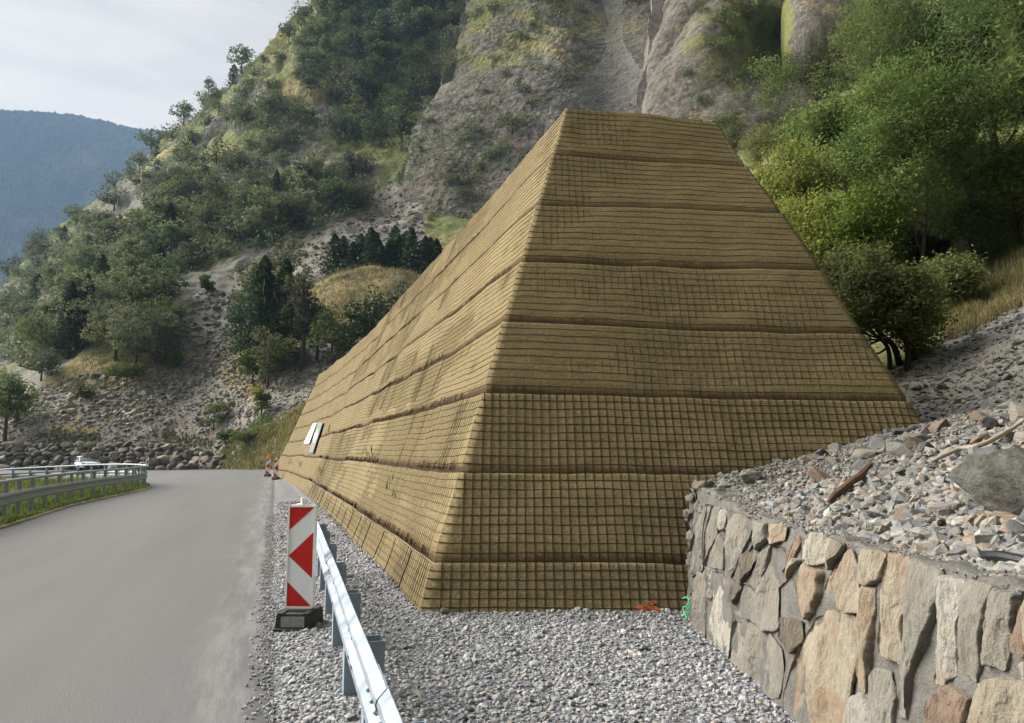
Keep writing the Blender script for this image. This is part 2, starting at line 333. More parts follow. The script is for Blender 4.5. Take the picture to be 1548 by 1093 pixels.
MT['crag'] = terrain_mat('crag_rock', .9, (.068, .062, .054), (.165, .153, .133), (.3, .3, 2.2), .3, (.2, -.75, .1), .9)
MT['cliff'] = terrain_mat('cliff_rock', 1.5, (.062, .056, .05), (.17, .154, .135), (1.8, 1.6, .3), .3, (.1, .35, 0))
MT['slope'] = terrain_mat('scree_slope', 4.0, (.075, .073, .07), (.17, .165, .155))
MT['bank'] = terrain_mat('bank_soil', 9.0, (.05, .047, .043), (.14, .132, .12))
a = NT('far_forest'); p = a.pos(); n1 = a.noise(p, .006, 6, .65); n2 = a.noise(a.map(p, (1, 1, .35)), .05, 5, .75); z = a.sep(p, 2)
c = a.mix(a.mr(n2, .3, .7), (.02, .032, .02), (.07, .09, .05)); c = a.mix(a.mr(n1, .52, .66, 0, .7), c, (.12, .125, .075))
MT['far'] = a.fin(c, .95, a.bump(n2, 1, 14), spec=0)
a = NT('ground_earth'); p = a.pos(); n1 = a.noise(p, .5, 6, .65); n2 = a.noise(p, 8, 4, .7)
c = a.mix(a.mr(n1, .35, .65), (.075, .085, .03), (.13, .115, .06)); c = a.mix(a.mr(n2, .5, .75, 0, .5), c, (.17, .15, .1))
MT['ground'] = a.fin(c, .95, a.bump(n2, .6, .04))
# ------------------------------------------------------------------ terrain sheets
def cr_interp(A, n):
    """Catmull-Rom along axis 0, n samples"""
    k = len(A); x = np.linspace(0, k-1, n); i = np.clip(np.floor(x).astype(int), 0, k-2); f = (x-i).reshape(-1, *([1]*(A.ndim-1)))
    B = np.concatenate([[2*A[0]-A[1]], A, [2*A[-1]-A[-2]]], 0)
    p0, p1, p2, p3 = B[i], B[i+1], B[i+2], B[i+3]
    return .5*(2*p1+(p2-p0)*f+(2*p0-5*p1+4*p2-p3)*f*f+(3*p1-p0-3*p2+p3)*f**3)
def sheet(ctrl, nr, nc):
    W = cr_interp(np.asarray(ctrl, float), nr); W = np.swapaxes(cr_interp(np.swapaxes(W, 0, 1), nc), 0, 1); return W
def grid_normals(W):
    n = np.cross(np.gradient(W, axis=1), np.gradient(W, axis=0)); n /= np.linalg.norm(n, axis=2, keepdims=True)+1e-9
    flip = np.sum(n*(np.array([0, 0, EYE])-W), axis=2, keepdims=True) < 0
    return np.where(flip, -n, n)
def facets(W, scale, n, amp, tilt, seed, rotm_=None):
    """broken rock: every cell of a scatter is a plane of its own height and tilt"""
    r = np.random.RandomState(seed); Q = W.reshape(-1, 3); Q = (Q@rotm_ if rotm_ is not None else Q)*np.array(scale); Q = Q+np.stack([fbm(Q*.6+3, 2), fbm(Q*.6+13, 2), fbm(Q*.6+23, 2)], -1)*.8
    s_ = Q[r.choice(len(Q), n, replace=False)]; h = r.randn(n)*amp; g = r.randn(n, 3)*tilt; out = np.zeros(len(Q))
    for i in range(0, len(Q), 8000):
        q = Q[i:i+8000]; dq = q[:, None, :]-s_[None]; out[i:i+8000] = (h[None]+(dq*g[None]).sum(2)-.75*tilt*(dq**2).sum(2)).max(1)
    return out.reshape(W.shape[:2])-out.mean()
def inpoly(x, y, poly):
    r = np.zeros(np.shape(x), bool); n = len(poly)
    for i in range(n):
        x0, y0 = poly[i]; x1, y1 = poly[(i+1) % n]
        r ^= ((y0 > y) != (y1 > y)) & (x < (x1-x0)*(y-y0)/((y1-y0) if y1 != y0 else 1e-9)+x0)
    return r
class Terr:
    def __init__(s, W): s.W = W; s.nr, s.nc = W.shape[:2]; s.px, s.py, s.t = project(W)
    def near(s, px, py, guard=True):
        d = (s.px-px)**2+(s.py-py)**2; i = int(np.argmin(d)); return s.W.reshape(-1, 3)[i], math.sqrt(d.reshape(-1)[i])
def bare_mask(T, polys, jit=14, fr=.08):
    nx = fbm(T.W*fr, 4)*jit*2; ny = fbm(T.W*fr+50, 4)*jit*2
    m = np.zeros(T.px.shape)
    for po in polys: m = np.maximum(m, inpoly(T.px+nx, T.py+ny, po).astype(float))
    return m

# ---- wooded mountainside with the debris fan at its foot
cols = [-350, -120, 0, 100, 200, 300, 400, 500, 600, 720, 860]
r0 = [(725, 78), (724, 78), (722, 77), (720, 77), (718, 77), (716, 76), (715, 66), (715, 60), (715, 60), (715, 60), (715, 60)]
r1 = [(672, 81), (670, 81), (668, 80), (667, 80), (668, 80), (676, 79), (678, 69), (676, 64), (672, 64), (668, 64), (668, 64)]
r2 = [(660, 86), (650, 86), (630, 86), (600, 88), (570, 91), (550, 94), (545, 90), (525, 90), (505, 94), (480, 96), (460, 98)]
r3 = [(650, 100), (630, 96), (600, 97), (535, 101), (490, 106), (450, 112), (420, 118), (395, 122), (370, 128), (340, 134), (300, 140)]
r4 = [(640, 160), (600, 155), (560, 145), (488, 138), (430, 136), (383, 138), (352, 143), (330, 148), (310, 152), (280, 156), (230, 160)]
r5 = [(628, 250), (570, 230), (515, 200), (430, 185), (355, 178), (300, 175), (260, 178), (235, 182), (210, 186), (170, 190), (120, 194)]
r6 = [(634, 360), (552, 330), (478, 275), (385, 250), (305, 235), (222, 225), (150, 215), (85, 215), (40, 218), (-20, 220), (-80, 224)]
r7 = [(640, 470), (535, 430), (448, 350), (350, 325), (266, 300), (176, 280), (82, 262), (-20, 248), (-120, 245), (-200, 245), (-280, 250)]
ctrl = np.array([[P(c, y, t) for c, (y, t) in zip(cols, r)] for r in (r0, r1, r2, r3, r4, r5, r6, r7)])
last = ctrl[-1].copy(); hd = last*np.array([1, 1, 0]); hd /= np.linalg.norm(hd, axis=1, keepdims=True)
ctrl = np.concatenate([ctrl, [last+hd*60+np.array([0, 0, 6]), last+hd*160+np.array([0, 0, -50])]], 0)
W = sheet(ctrl, 330, 360); Nn = grid_normals(W)
up_hill = up = np.arange(330)[:, None]/329*(len(ctrl)-1)
amp = sstep(up, 0.9, 3.2)*(1-.0*up)
W = W+Nn*((fbm(W*.03, 4)*5.0+ridged(W*.085+3, 4)*2.2)*sstep(up, 2.6, 4.2)*np.where(up > 7, .5, 1)+fbm(W*.35, 4)*(.35+.5*amp))[..., None]
hill = Terr(W)
fan_poly = [(-400, 720), (-400, 655), (0, 608), (60, 580), (110, 545), (150, 565), (230, 545), (270, 480), (300, 440), (345, 445), (370, 500), (430, 540), (480, 520), (560, 470), (640, 380), (680, 380), (700, 720)]
chute = [(420, 400), (440, 365), (520, 340), (560, 290), (610, 260), (640, 300), (640, 400), (560, 400), (500, 420), (470, 470), (420, 470)]
bare = bare_mask(hill, [fan_poly, chute], 9, .1)
dryp = bare_mask(hill, [[(60, 590), (130, 520), (190, 505), (260, 540), (330, 495), (300, 540), (200, 590), (120, 600)], [(300, 545), (370, 500), (420, 560), (380, 610)], [(310, 715), (330, 690), (400, 640), (470, 600), (520, 715)], [(60, 640), (170, 600), (240, 600), (140, 650)]], 10, .12)
grassm = np.clip(fbm(hill.W*.035+9, 4)*1.7+.62, 0, 1)*(1-bare)
grassm = np.maximum(grassm, bare_mask(hill, [[(270, 250), (350, 190), (380, 215), (330, 260)], [(120, 415), (160, 385), (180, 410), (140, 435)]], 10, .1))
dryp = dryp*np.clip(fbm(hill.W*.25, 3)*1.5+.75, 0, 1)
o = mesh_np('mountainside', hill.W.reshape(-1, 3), gridF(330, 360), MT['hill'], None, True, {'bare': bare, 'grass': grassm, 'dry': np.maximum(dryp, np.clip(fbm(hill.W*.05+70, 3)*1.5-.1, 0, .8)*(1-bare))})
tag(o, kind='structure')

# ---- central crag with the gully above the embankment
rows = [(470, 116, 668), (380, 126, 652), (310, 134, 622), (240, 142, 624), (170, 152, 652), (95, 166, 690), (20, 182, 706), (-60, 200, 720), (-150, 222, 740)]
ctrl = []
for py, t, e in rows:
    cc = [(e+30, t+62), (e+2, t+28), (e, t+21), (e+35, t+13), (e+35+.33*(815-e), t+8), (e+35+.67*(815-e), t+4), (850, t+1), (930, t+5), (1000, t), (1080, t-4), (1220, t-6), (1400, t)]
    ctrl.append([P(x, py, tt) for x, tt in cc])
ctrl.insert(0, [q*np.array([.95, .95, 0])+np.array([0, 0, -3]) for q in ctrl[0]])
W = sheet(ctrl, 320, 330); Nn = grid_normals(W)
b = W@np.array([[.80, .25, .55], [-.25, .96, -.05], [-.55, -.05, .83]])
lf = W[..., 0:1]*0
RB = np.array([[.80, .25, .55], [-.25, .96, -.05], [-.55, -.05, .83]]); d = facets(W, (.045, .045, .13), 160, .8, 1.0, 5, RB)+facets(W, (.12, .12, .36), 900, .25, .4, 6, RB)+ridged(b*np.array([.03, .03, .2]), 5)*.7+fbm(W*.03, 3)*2.2+ridged(b*np.array([.12, .12, .7])+5, 4)*.35+fbm(W*.7, 3)*.4
px0, py0, _ = project(W)
gul = np.exp(-((px0-(930+(py0-60)*-.02))/60)**2)
d = d*(1-.45*gul)-gul*1.2
W = W+Nn*d[..., None]
crag = Terr(W)
bare = bare_mask(crag, [[(905, -150), (950, -150), (945, 60), (975, 120), (1000, 200), (800, 260), (840, 150), (900, 110), (918, 40)]], 8, .06)*.75
ldg = np.clip(ridged(b*np.array([.03, .03, .11])+31, 4)*1.5-.05, 0, 1)
grass = np.clip(fbm(crag.W*.03+3, 4)*1.5+.28, 0, 1)*.75*sstep(crag.px, 640, 720)+ldg*.45
wallface = np.exp(-((crag.px-(690+(crag.py-250)*-.12))/55)**2)*sstep(crag.py, 120, 200)
grass = grass*(1-.9*np.clip(wallface, 0, 1))*(1-.6*bare)*.82
o = mesh_np('crag', crag.W.reshape(-1, 3), gridF(320, 330), MT['crag'], None, False, {'bare': bare, 'grass': grass, 'dry': np.clip(ldg*.5*(1-bare)*(1-wallface)+fbm(crag.W*.04+77, 3)*.8-.2, 0, .5)})
o.name = 'mountain_crag'; tag(o, kind='structure')

# ---- right-hand cliff
rows = [(330, 60, 950), (250, 66, 958), (180, 72, 966), (130, 77, 974), (70, 83, 986), (0, 91, 998), (-80, 102, 1012), (-170, 116, 1030)]
ctrl = []
for py, t, e in rows:
    led = 6 if 70 <= py <= 140 else 0
    out = -7 if py <= 70 else 2
    cc = [(e+25, t+38), (e+3, t+9), (e, t+3), (e+35, t), (1080, t-1), (1140, t+led), (1195, t+led+2), (1215, t+out), (1320, t+out), (1345, t+4), (1450, t-4), (1600, t-14), (1800, t-24)]
    ctrl.append([P(x, py, tt) for x, tt in cc])
ctrl.insert(0, [q*np.array([.9, .9, 0])+np.array([0, 0, -3]) for q in ctrl[0]])
W = sheet(ctrl, 260, 300); Nn = grid_normals(W)
cb = W@np.array([[.9, -.3, .3], [.3, .95, 0], [-.3, .1, .95]])
RC = np.array([[.9, -.3, .3], [.3, .95, 0], [-.3, .1, .95]]); d = facets(W, (.16, .16, .06), 130, .55, .75, 3, RC)+facets(W, (.5, .5, .17), 700, .16, .25, 4, RC)+fbm(W*.05, 3)*1.2+fbm(W*1.2, 3)*.1
W = W+Nn*d[..., None]
cliff = Terr(W)
grass = bare_mask(cliff, [[(1105, 100), (1150, 50), (1190, 40), (1200, 110), (1120, 115)], [(1080, -100), (1190, -100), (1200, 60), (1100, 70)]], 8, .15)
grass = np.maximum(grass, np.clip(fbm(cliff.W*.09+3, 4)*1.6+.0, 0, .8))*(1-sstep(cliff.px, 1195, 1210)*(1-sstep(cliff.px, 1310, 1330))*(1-sstep(cliff.py, 85, 95)))
o = mesh_np('cliff', cliff.W.reshape(-1, 3), gridF(260, 300), MT['cliff'], None, False, {'bare': np.zeros(grass.size), 'grass': grass, 'dry': np.clip(fbm(cliff.W*.12+37, 3)*1.4-.1, 0, .7)})
o.name = 'mountain_cliff'; tag(o, kind='structure')

# ---- scree slope beyond the embankment on the right
cols = [1000, 1150, 1280, 1380, 1460, 1548, 1680, 1850, 2200]
cf = [1.42, 1.26, 1.1, 1.0, .93, .86, .8, .72, .6]
ctrl = []
for py, t in ((800, 8.9), (720, 9.6), (640, 10.6), (560, 12.6), (480, 15.2), (400, 18.2), (300, 23), (180, 30), (50, 39), (-80, 50), (-200, 62)):
    bk = {300: (1.25, 1.2, 1.1, 1, 1, 1), 180: (1.75, 1.75, 1.6, 1.3, 1, 1), 50: (2.6, 2.6, 2.5, 2.0, 1.1, 1), -80: (2.9, 2.9, 2.8, 2.2, 1.2, 1), -200: (3, 3, 3, 2.4, 1.3, 1)}.get(py, (1,)*6)+(1,)*3
    ctrl.append([P(x, py+(0 if py > 600 else (1380-min(x, 1600))*.14), t*f*b) for x, f, b in zip(cols, cf, bk)])
ctrl.insert(0, [q*np.array([.93, .93, 0])+np.array([0, 0, -.6]) for q in ctrl[0]])
W = sheet(ctrl, 220, 220); Nn = grid_normals(W)
W = W+Nn*(fbm(W*.35, 4)*.5+fbm(W*2.2, 3)*.07)[..., None]
slope = Terr(W)
bare = bare_mask(slope, [[(1000, 820), (1000, 600), (1350, 560), (1420, 520), (1500, 450), (1560, 410), (2200, 300), (2200, 820)]], 8, .5)
dry = bare_mask(slope, [[(1430, 500), (1500, 400), (1640, 330), (1640, 440), (1540, 450), (1490, 480)]], 10, .5)
o = mesh_np('scree_slope', slope.W.reshape(-1, 3), gridF(220, 220), MT['slope'], None, True, {'bare': bare, 'grass': np.clip(.75-bare+fbm(slope.W*.4, 3)*.4, 0, 1)*(1-bare), 'dry': np.maximum(dry*.9, np.clip(fbm(slope.W*.5+7, 3)*1.4, 0, .7)*(1-bare))})
tag(o, kind='structure')

# ---- grassy mound beyond the bend
cols = [400, 440, 480, 520, 560, 600, 640, 690, 760]
cres = [480, 452, 428, 412, 406, 410, 418, 426, 450]
ctrl = []
for k, t in ((1.0, 88), (.66, 93), (.33, 98), (.08, 102), (0, 105)):
    ctrl.append([P(x, c+k*150, t) for x, c in zip(cols, cres)])
top = np.array(ctrl[-1]); ctrl += [list(top+np.array([-1, 6, -.8])), list(top+np.array([-3, 22, -14]))]
W = sheet(ctrl, 90, 110); Nn = grid_normals(W); W = W+Nn*(fbm(W*.2, 4)*.8)[..., None]
mound = Terr(W)
o = mesh_np('grassy_mound', W.reshape(-1, 3), gridF(90, 110), MT['hill'], None, True, {'bare': np.zeros(9900), 'grass': np.full(9900, .5), 'dry': np.full(9900, .62)+fbm(W*.3, 3).ravel()*.4})
tag(o, kind='structure')

# ---- far blue mountain across the valley
cols = [-900, -500, -300, -100, 0, 60, 130, 200, 270, 350, 450, 600, 800]
sky_ = [330, 262, 205, 174, 171, 173, 181, 197, 207, 228, 262, 330, 420]
ctrl = []
for k, t in ((1.0, 1000), (.8, 1180), (.58, 1400), (.36, 1620), (.16, 1830), (0, 2000)):
    ctrl.append([P(x, s+k*(690-s), t*(1+.05*math.sin(x*.01))) for x, s in zip(cols, sky_)])
top = np.array(ctrl[-1]); ctrl.append(list(top*np.array([1.12, 1.12, .8])))
W = sheet(ctrl, 220, 420); Nn = grid_normals(W)
W = W+Nn*(ridged(W*.0022, 4)*26*sstep(np.arange(220), 0, 20)[:, None]*(1-sstep(np.arange(220), 150, 185))[:, None]+fbm(W*.02, 4)*9)[..., None]
W[..., 2] += np.abs(RS.randn(220, 420))*3.2
far = Terr(W)
tag(mesh_np('far_mountain', W.reshape(-1, 3), gridF(220, 420), MT['far'], None, False), kind='structure')

# ---- unseen hillside added behind the camera to block sky light
az = np.radians(np.linspace(62, 238, 80)); rr_ = np.array([0, .04, .1, .2, .35, .5, .7, .85, 1.0, 1.15]); rad = 55+300*rr_
A_, R_ = np.meshgrid(az, rad); Z_ = np.interp(R_, rad, [-2, 6, 24, 55, 100, 150, 215, 260, 300, 280]); W = np.stack([R_*np.sin(A_)+14, R_*np.cos(A_), Z_], -1)
W = sheet(W, 90, 140); W = W+(fbm(W*.02, 4)*9+fbm(W*.1, 3)*2)[..., None]*np.array([.3, .3, .7])
tag(mesh_np('added_rear_hillside', W.reshape(-1, 3), gridF(90, 140), MT['hill'], None, True, {'bare': np.zeros(12600), 'grass': np.full(12600, .8), 'dry': np.zeros(12600)}), kind='structure')
# ------------------------------------------------------------------ valley floor, road, gravel
def zg(x, y):
    return -.6*sstep(-np.asarray(x, float), 20, 38)*sstep(y, 30, 42)*(1-.5*sstep(y, 52, 66))
g = np.concatenate([-np.geomspace(1900, 60, 26), np.linspace(-56, 40, 49), np.geomspace(45, 1900, 24)])
h = np.concatenate([-np.geomspace(1500, 30, 22), np.linspace(-26, 90, 59), np.geomspace(98, 1900, 20)])
X, Y = np.meshgrid(g, h); V = np.stack([X, Y, zg(X, Y)-.06], -1)
tag(mesh_np('ground', V.reshape(-1, 3), gridF(len(h), len(g)), MT['ground'], None, True), kind='structure')
def redge(y): return -.3245*y+.1
def ledge(y):
    return np.interp(y, [-40, 0, 10, 16.5, 23.4, 30.5, 33, 35, 36.5, 38, 40, 41.5, 43, 44.5, 45.3, 46], [10, -6.0, -9.3, -11.4, -13.9, -15.75, -16.4, -17.1, -17.9, -19, -21.5, -24.5, -28.5, -36, -55, -130])
ys = np.concatenate([np.linspace(-40, -6, 12), np.linspace(-4, 30, 52), np.linspace(30.5, 48, 60), np.linspace(49, 80, 24)])
rx = np.where(ys < 50, redge(ys), np.interp(ys, [50, 56, 64, 72, 80], [-16.1, -18.5, -21.5, -27, -30]))
rx = rx+fbm(np.stack([ys*1.3, ys*0, ys*0], -1), 3)*.07
lx = ledge(ys); k = np.linspace(0, 1, 30)
X = lx[:, None]+(rx-lx)[:, None]*k[None, :]; Y = np.repeat(ys[:, None], 30, 1)
V = np.stack([X, Y, zg(X, Y)], -1)
tag(mesh_np('road', V.reshape(-1, 3), gridF(len(ys), 30), MT['asphalt'], None, True), kind='structure')
# gravel strip between the road and the foot of the embankment, widening to the near yard
ys = np.concatenate([np.linspace(-10, 3, 30), np.linspace(3.1, 12, 120), np.linspace(12.2, 50, 130), np.linspace(50.5, 78, 30)])
lx = np.where(ys < 50, redge(ys)-.02, np.interp(ys, [50, 56, 64, 72, 80], [-16.12, -18.5, -21.5, -27, -30]))+.0
lx = lx+fbm(np.stack([ys*1.3, ys*0, ys*0], -1), 3)*.07-.015
wd = np.interp(ys, [-10, 8, 12, 50, 78], [9, 7.5, 6, 4, 9])
k = np.linspace(0, 1, 90)**1.3
X = lx[:, None]+wd[:, None]*k[None, :]; Y = np.repeat(ys[:, None], 90, 1)
def gz(x, y):
    a = x+.3245*np.asarray(y)-.1
    pile = .015*np.exp(-((x-.2)/1.6)**2)*sstep(y, 6.4, 7.8)
    foot = .03*np.exp(-((np.asarray(y)-7.9)/.16)**2)*sstep(x, -1.2, -.7)+.045*np.exp(-((x+.96+.343*(np.asarray(y)-7.9))/.14)**2)*sstep(y, 7.6, 8.2)
    return foot+.006+.025*sstep(a, -.02, .35)+fbm(np.stack([x*1.1, np.asarray(y)*1.1, 0*x], -1), 3)*.03*sstep(a, .05, .5)+pile
V = np.stack([X, Y, gz(X, Y)], -1)
tag(mesh_np('gravel_ground', V.reshape(-1, 3), gridF(len(ys), 90), MT['gravel'], None, True), kind='structure')
# grass verge inside the bend
ys = np.linspace(-4, 46, 100); lx = ledge(ys); k = np.linspace(0, 1, 40)**1.6
X = lx[:, None]-(.0+k[None, :]*np.maximum(2, (70+lx))[:, None]); Y = np.repeat(ys[:, None], 40, 1)
V = np.stack([X, Y, zg(X, Y)+.012+.09*sstep(k, 0, .03)[None, :]+fbm(np.stack([X, Y, X*0], -1)*.5, 3)*.05*sstep(k, 0, .05)[None, :]], -1)
tag(mesh_np('verge', V.reshape(-1, 3), gridF(100, 40), MT['ground'], None, True), kind='structure')

# ------------------------------------------------------------------ scattered stones, one object each kind of ground
def ico(sub):
    import bmesh
    bm = bmesh.new(); bmesh.ops.create_icosphere(bm, subdivisions=sub, radius=1.0)
    v = np.array([q.co[:] for q in bm.verts]); f = np.array([[q.index for q in fc.verts] for fc in bm.faces]); bm.free(); return v, f
ICO = {k: ico(k) for k in (1, 2, 3, 4, 5)}
def rock_shape(rs, sub, nplanes=11, flat=(1, .75, .5), rough=.05, lo=.62):
    v, f = ICO[sub]
    n = rs.randn(nplanes, 3); n /= np.linalg.norm(n, axis=1, keepdims=True); d = rs.uniform(lo, 1, nplanes)
    dots = v@n.T; r = np.where(dots > .05, d[None, :]/np.maximum(dots, .05), 9).min(1); r = np.minimum(r, 1.15)
    q = v*r[:, None]
    if rough: q = q*(1+fbm(q*2.2+rs.rand()*90, 4)*rough*2)[:, None]
    return q*np.array(flat)/1.0, f
def rotm(rs, n, tilt=.5):
    z = rs.uniform(0, 2*math.pi, n); a = rs.randn(n)*tilt; b = rs.randn(n)*tilt
    cz, sz, ca, sa, cb, sb = np.cos(z), np.sin(z), np.cos(a), np.sin(a), np.cos(b), np.sin(b)
    I = np.zeros(n); O = np.ones(n)
    Rz = np.stack([cz, -sz, I, sz, cz, I, I, I, O], -1).reshape(n, 3, 3); Rx = np.stack([O, I, I, I, ca, -sa, I, sa, ca], -1).reshape(n, 3, 3); Ry = np.stack([cb, I, sb, I, O, I, -sb, I, cb], -1).reshape(n, 3, 3)
    return Rx@Ry@Rz
def scatter(name, pts, sizes, mat, sub=1, nproto=14, flat=(1, .75, .5), rs=None, tilt=.5, smooth=False, nplanes=9, tint=None, rough=0.0, base=None):
    rs = rs or RS; n = len(pts); pr = [rock_shape(rs, sub, nplanes, (1, rs.uniform(flat[1]*.8, min(1, flat[1]*1.2)), rs.uniform(flat[2]*.7, flat[2]*1.3)), rough) for _ in range(nproto)]
    if sub == 0: pass
    PV = np.stack([p[0] for p in pr]); F0 = pr[0][1]
    k = rs.randint(0, nproto, n); R = rotm(rs, n, tilt)
    if base is not None: R = base@R
    V = np.einsum('nij,nvj->nvi', R, PV[k])*np.asarray(sizes)[:, None, None]+np.asarray(pts)[:, None, :]
    nv = PV.shape[1]; F = (F0[None]+(np.arange(n)*nv)[:, None, None]).reshape(-1, 3)
    tv = np.repeat(rs.rand(n) if tint is None else tint, nv)
    o = mesh_np(name, V.reshape(-1, 3), F, mat, None, smooth, {'tint': tv}); tag(o, kind='stuff'); return o
rs = np.random.RandomState(21)
# pebbles of the gravel yard and strip
n = 56000
y = 2.6+(rs.rand(n)**1.55)*22; a = np.where(rs.rand(n) < .86, rs.uniform(.02, 1, n), 0)*1.0
lo = redge(y)+.03; hi = np.where(y < 7.95, 1.92+.0*y, -.96-.34*(y-7.9)+.15)
x = lo+(hi-lo)*rs.rand(n)
keep = (rs.rand(n) < np.clip((hi-lo)/4.3, .3, 1)); x, y = x[keep], y[keep]; keep = fbm(np.stack([x*.9, y*.9, 0*x], -1), 3) < .16+.5*rs.rand(len(x)); x, y = x[keep], y[keep]
ne = 2600; ye = 3.0+rs.rand(ne)*17; xe = redge(ye)-.3+.34*rs.rand(ne)**.4
szs = np.concatenate([.009+.024*rs.rand(len(x))**2.0+.02*(rs.rand(len(x)) < .05), .009+.013*rs.rand(ne)])
szs = szs*.87*np.concatenate([np.interp(y, [3, 8, 25], [1, 1.1, 1.8]), np.ones(ne)])
x = np.concatenate([x, xe]); y = np.concatenate([y, ye])
z = gz(x, y)+szs*.18
scatter('gravel', np.stack([x, y, z], -1), szs, MT['pebble'], 1, 18, (1, .78, .55), rs, .45, False, 9)
# stones of the debris fan, far
def on_terrain(T, poly, n, rs, dens=None):
    ok = np.where((inpoly(T.px, T.py, poly) & (T.t > 0)).ravel())[0]
    P_ = T.W; a = np.linalg.norm(np.cross(np.gradient(P_, axis=0), np.gradient(P_, axis=1)), axis=2).ravel()[ok]
    i = rs.choice(ok, n, p=a/a.sum()); r, c = i//T.nc, i % T.nc
    r2 = np.clip(r+1, 0, T.nr-1); c2 = np.clip(c+1, 0, T.nc-1); u, v = rs.rand(n, 1), rs.rand(n, 1)
    return P_[r, c]*(1-u)*(1-v)+P_[r2, c]*u*(1-v)+P_[r, c2]*(1-u)*v+P_[r2, c2]*u*v
pf = on_terrain(hill, [(-100, 700), (-60, 650), (0, 612), (60, 585), (230, 550), (300, 500), (370, 500), (430, 540), (520, 480), (520, 700)], 15000, rs)
sz = .07+.19*rs.rand(len(pf))**3+.3*(rs.rand(len(pf)) < .04)
q1 = on_terrain(hill, [(255, 530), (285, 460), (310, 440), (350, 445), (345, 480), (300, 530), (280, 545)], 420, rs); q2 = on_terrain(hill, [(395, 400), (440, 365), (530, 335), (600, 270), (640, 290), (640, 400), (560, 400), (500, 420)], 2600, rs)
q3 = on_terrain(hill, [(0, 610), (150, 560), (230, 590), (130, 640)], 160, rs); q4 = on_terrain(hill, [(130, 640), (250, 560), (330, 530), (330, 560), (220, 640)], 700, rs)
pts = np.concatenate([pf, q1, q2, q3, q4]); sz = np.concatenate([sz, .35+.75*rs.rand(420)**2, .2+.6*rs.rand(2600)**3, .3+.6*rs.rand(160)**2, .2+.4*rs.rand(700)**2])
scatter('scree', pts+np.array([0, 0, .05]), sz, MT['scree_stuff'], 1, 16, (1, .7, .42), rs, .45, tint=rs.rand(len(pts))*np.interp(project(pts)[0], [230, 360], [1.0, .5]))
# scree right of the embankment
pr_ = on_terrain(slope, [(1000, 800), (1250, 600), (1380, 545), (1500, 445), (1600, 400), (1900, 380), (1900, 800)], 9000, rs)
scatter('slope_scree', pr_, .022+.05*rs.rand(len(pr_))**2.5+.06*(rs.rand(len(pr_)) < .05), MT['rock_stuff'], 1, 16, (1, .7, .42), rs, .5, tint=rs.rand(len(pr_))**1.5*.8)

# ------------------------------------------------------------------ sky, sun, air, camera
SUN = Vector((-.84, .23, .55)).normalized()
w = bpy.data.worlds.new('World'); S.world = w; w.use_nodes = True; nt = w.node_tree; bg = nt.nodes['Background']
a = NT.__new__(NT); a.t = nt
sk = nt.nodes.new('ShaderNodeTexSky'); sk.sky_type = 'NISHITA'; sk.sun_disc = False
sk.sun_elevation = math.asin(SUN.z); sk.sun_rotation = math.atan2(SUN.x, SUN.y); sk.air_density = 1.2; sk.dust_density = 2.5
d = a.n('TexCoord', 'Generated'); dz = a.sep(d, 2)
pl = a.map(d, (1.0, 1.0, 3.4), (.15, .1, .3)); n1 = a.noise(pl, 2.6, 7, .58, .35); n2 = a.noise(a.map(d, (1, 1, 5), (0, .3, 1.2)), 5.0, 6, .6, .5)
cl = a.ramp(n1, [(.3, (.55, .60, .66)), (.48, (.70, .74, .785)), (.6, (.86, .88, .90)), (.75, (.98, .985, .985))])
cl = a.mix(a.mr(n2, .45, .7, 0, .4), cl, (.97, .975, .97))
low = a.mr(dz, .62, .30); cl = a.mix(a.math('MULTIPLY', low, .8), cl, (1.06, 1.02, .95))
toward = a.n('VectorMath', 1, {0: d, 1: tuple(SUN)}, operation='DOT_PRODUCT')
cl = a.mix(a.mr(dz, .38, -.02, 0, .5), cl, (.72, .76, .82))
clb = a.mix(1.0, cl, (2.68, 2.42, 2.06), 'MULTIPLY')
glow = a.mr(a.math('ADD', toward, a.mr(n2, .3, .7, -.12, .12)), -.3, .95, .29, 1.32); gl3 = a.n('CombineXYZ', 0, {0: glow, 1: glow, 2: glow})
clb = a.mix(1.0, clb, gl3, 'MULTIPLY')     # cloud is brightest round the veiled sun
col = a.mix(.88, sk.outputs[0], clb)
nt.links.new(col, bg.inputs['Color']); bg.inputs['Strength'].default_value = .1
sl = bpy.data.lights.new('sun', 'SUN'); sl.energy = 5.0; sl.angle = math.radians(55); sl.color = (1, .95, .86)
so = bpy.data.objects.new('sun', sl); C.objects.link(so); so.rotation_euler = (-SUN).to_track_quat('-Z', 'Y').to_euler()
zt = max(float(far.W[..., 2].max()), 960)+20
b_ = MB().box(-2100, 2100, -1700, 2500, -2.0, zt)
hz = NT('haze_air'); vol = hz.n('VolumePrincipled', 0, {'Color': (.42, .64, 1.0, 1), 'Density': .00014, 'Anisotropy': .0})
for l in list(hz.t.links): hz.t.links.remove(l)
hz.t.nodes.remove(hz.b); hz.t.links.new(vol, hz.t.nodes['Material Output'].inputs['Volume'])
tag(b_.build('haze', hz.m), kind='stuff')
cd = bpy.data.cameras.new('camera'); cd.sensor_width = 36; cd.lens = FPX/1548*36; cd.clip_start = .05; cd.clip_end = 9000
co = bpy.data.objects.new('camera', cd); C.objects.link(co); co.location = (0, 0, EYE); co.rotation_euler = (math.pi/2+TH, 0, 0); S.camera = co
vs = S.view_settings; vs.view_transform = 'Standard'; vs.look = 'None'; vs.gamma = 1; vs.use_curve_mapping = False; vs.exposure = 1.45
S.cycles.volume_bounces = 1; S.cycles.max_bounces = 5; S.cycles.diffuse_bounces = 3; S.cycles.transparent_max_bounces = 4
S.cycles.use_denoising = True
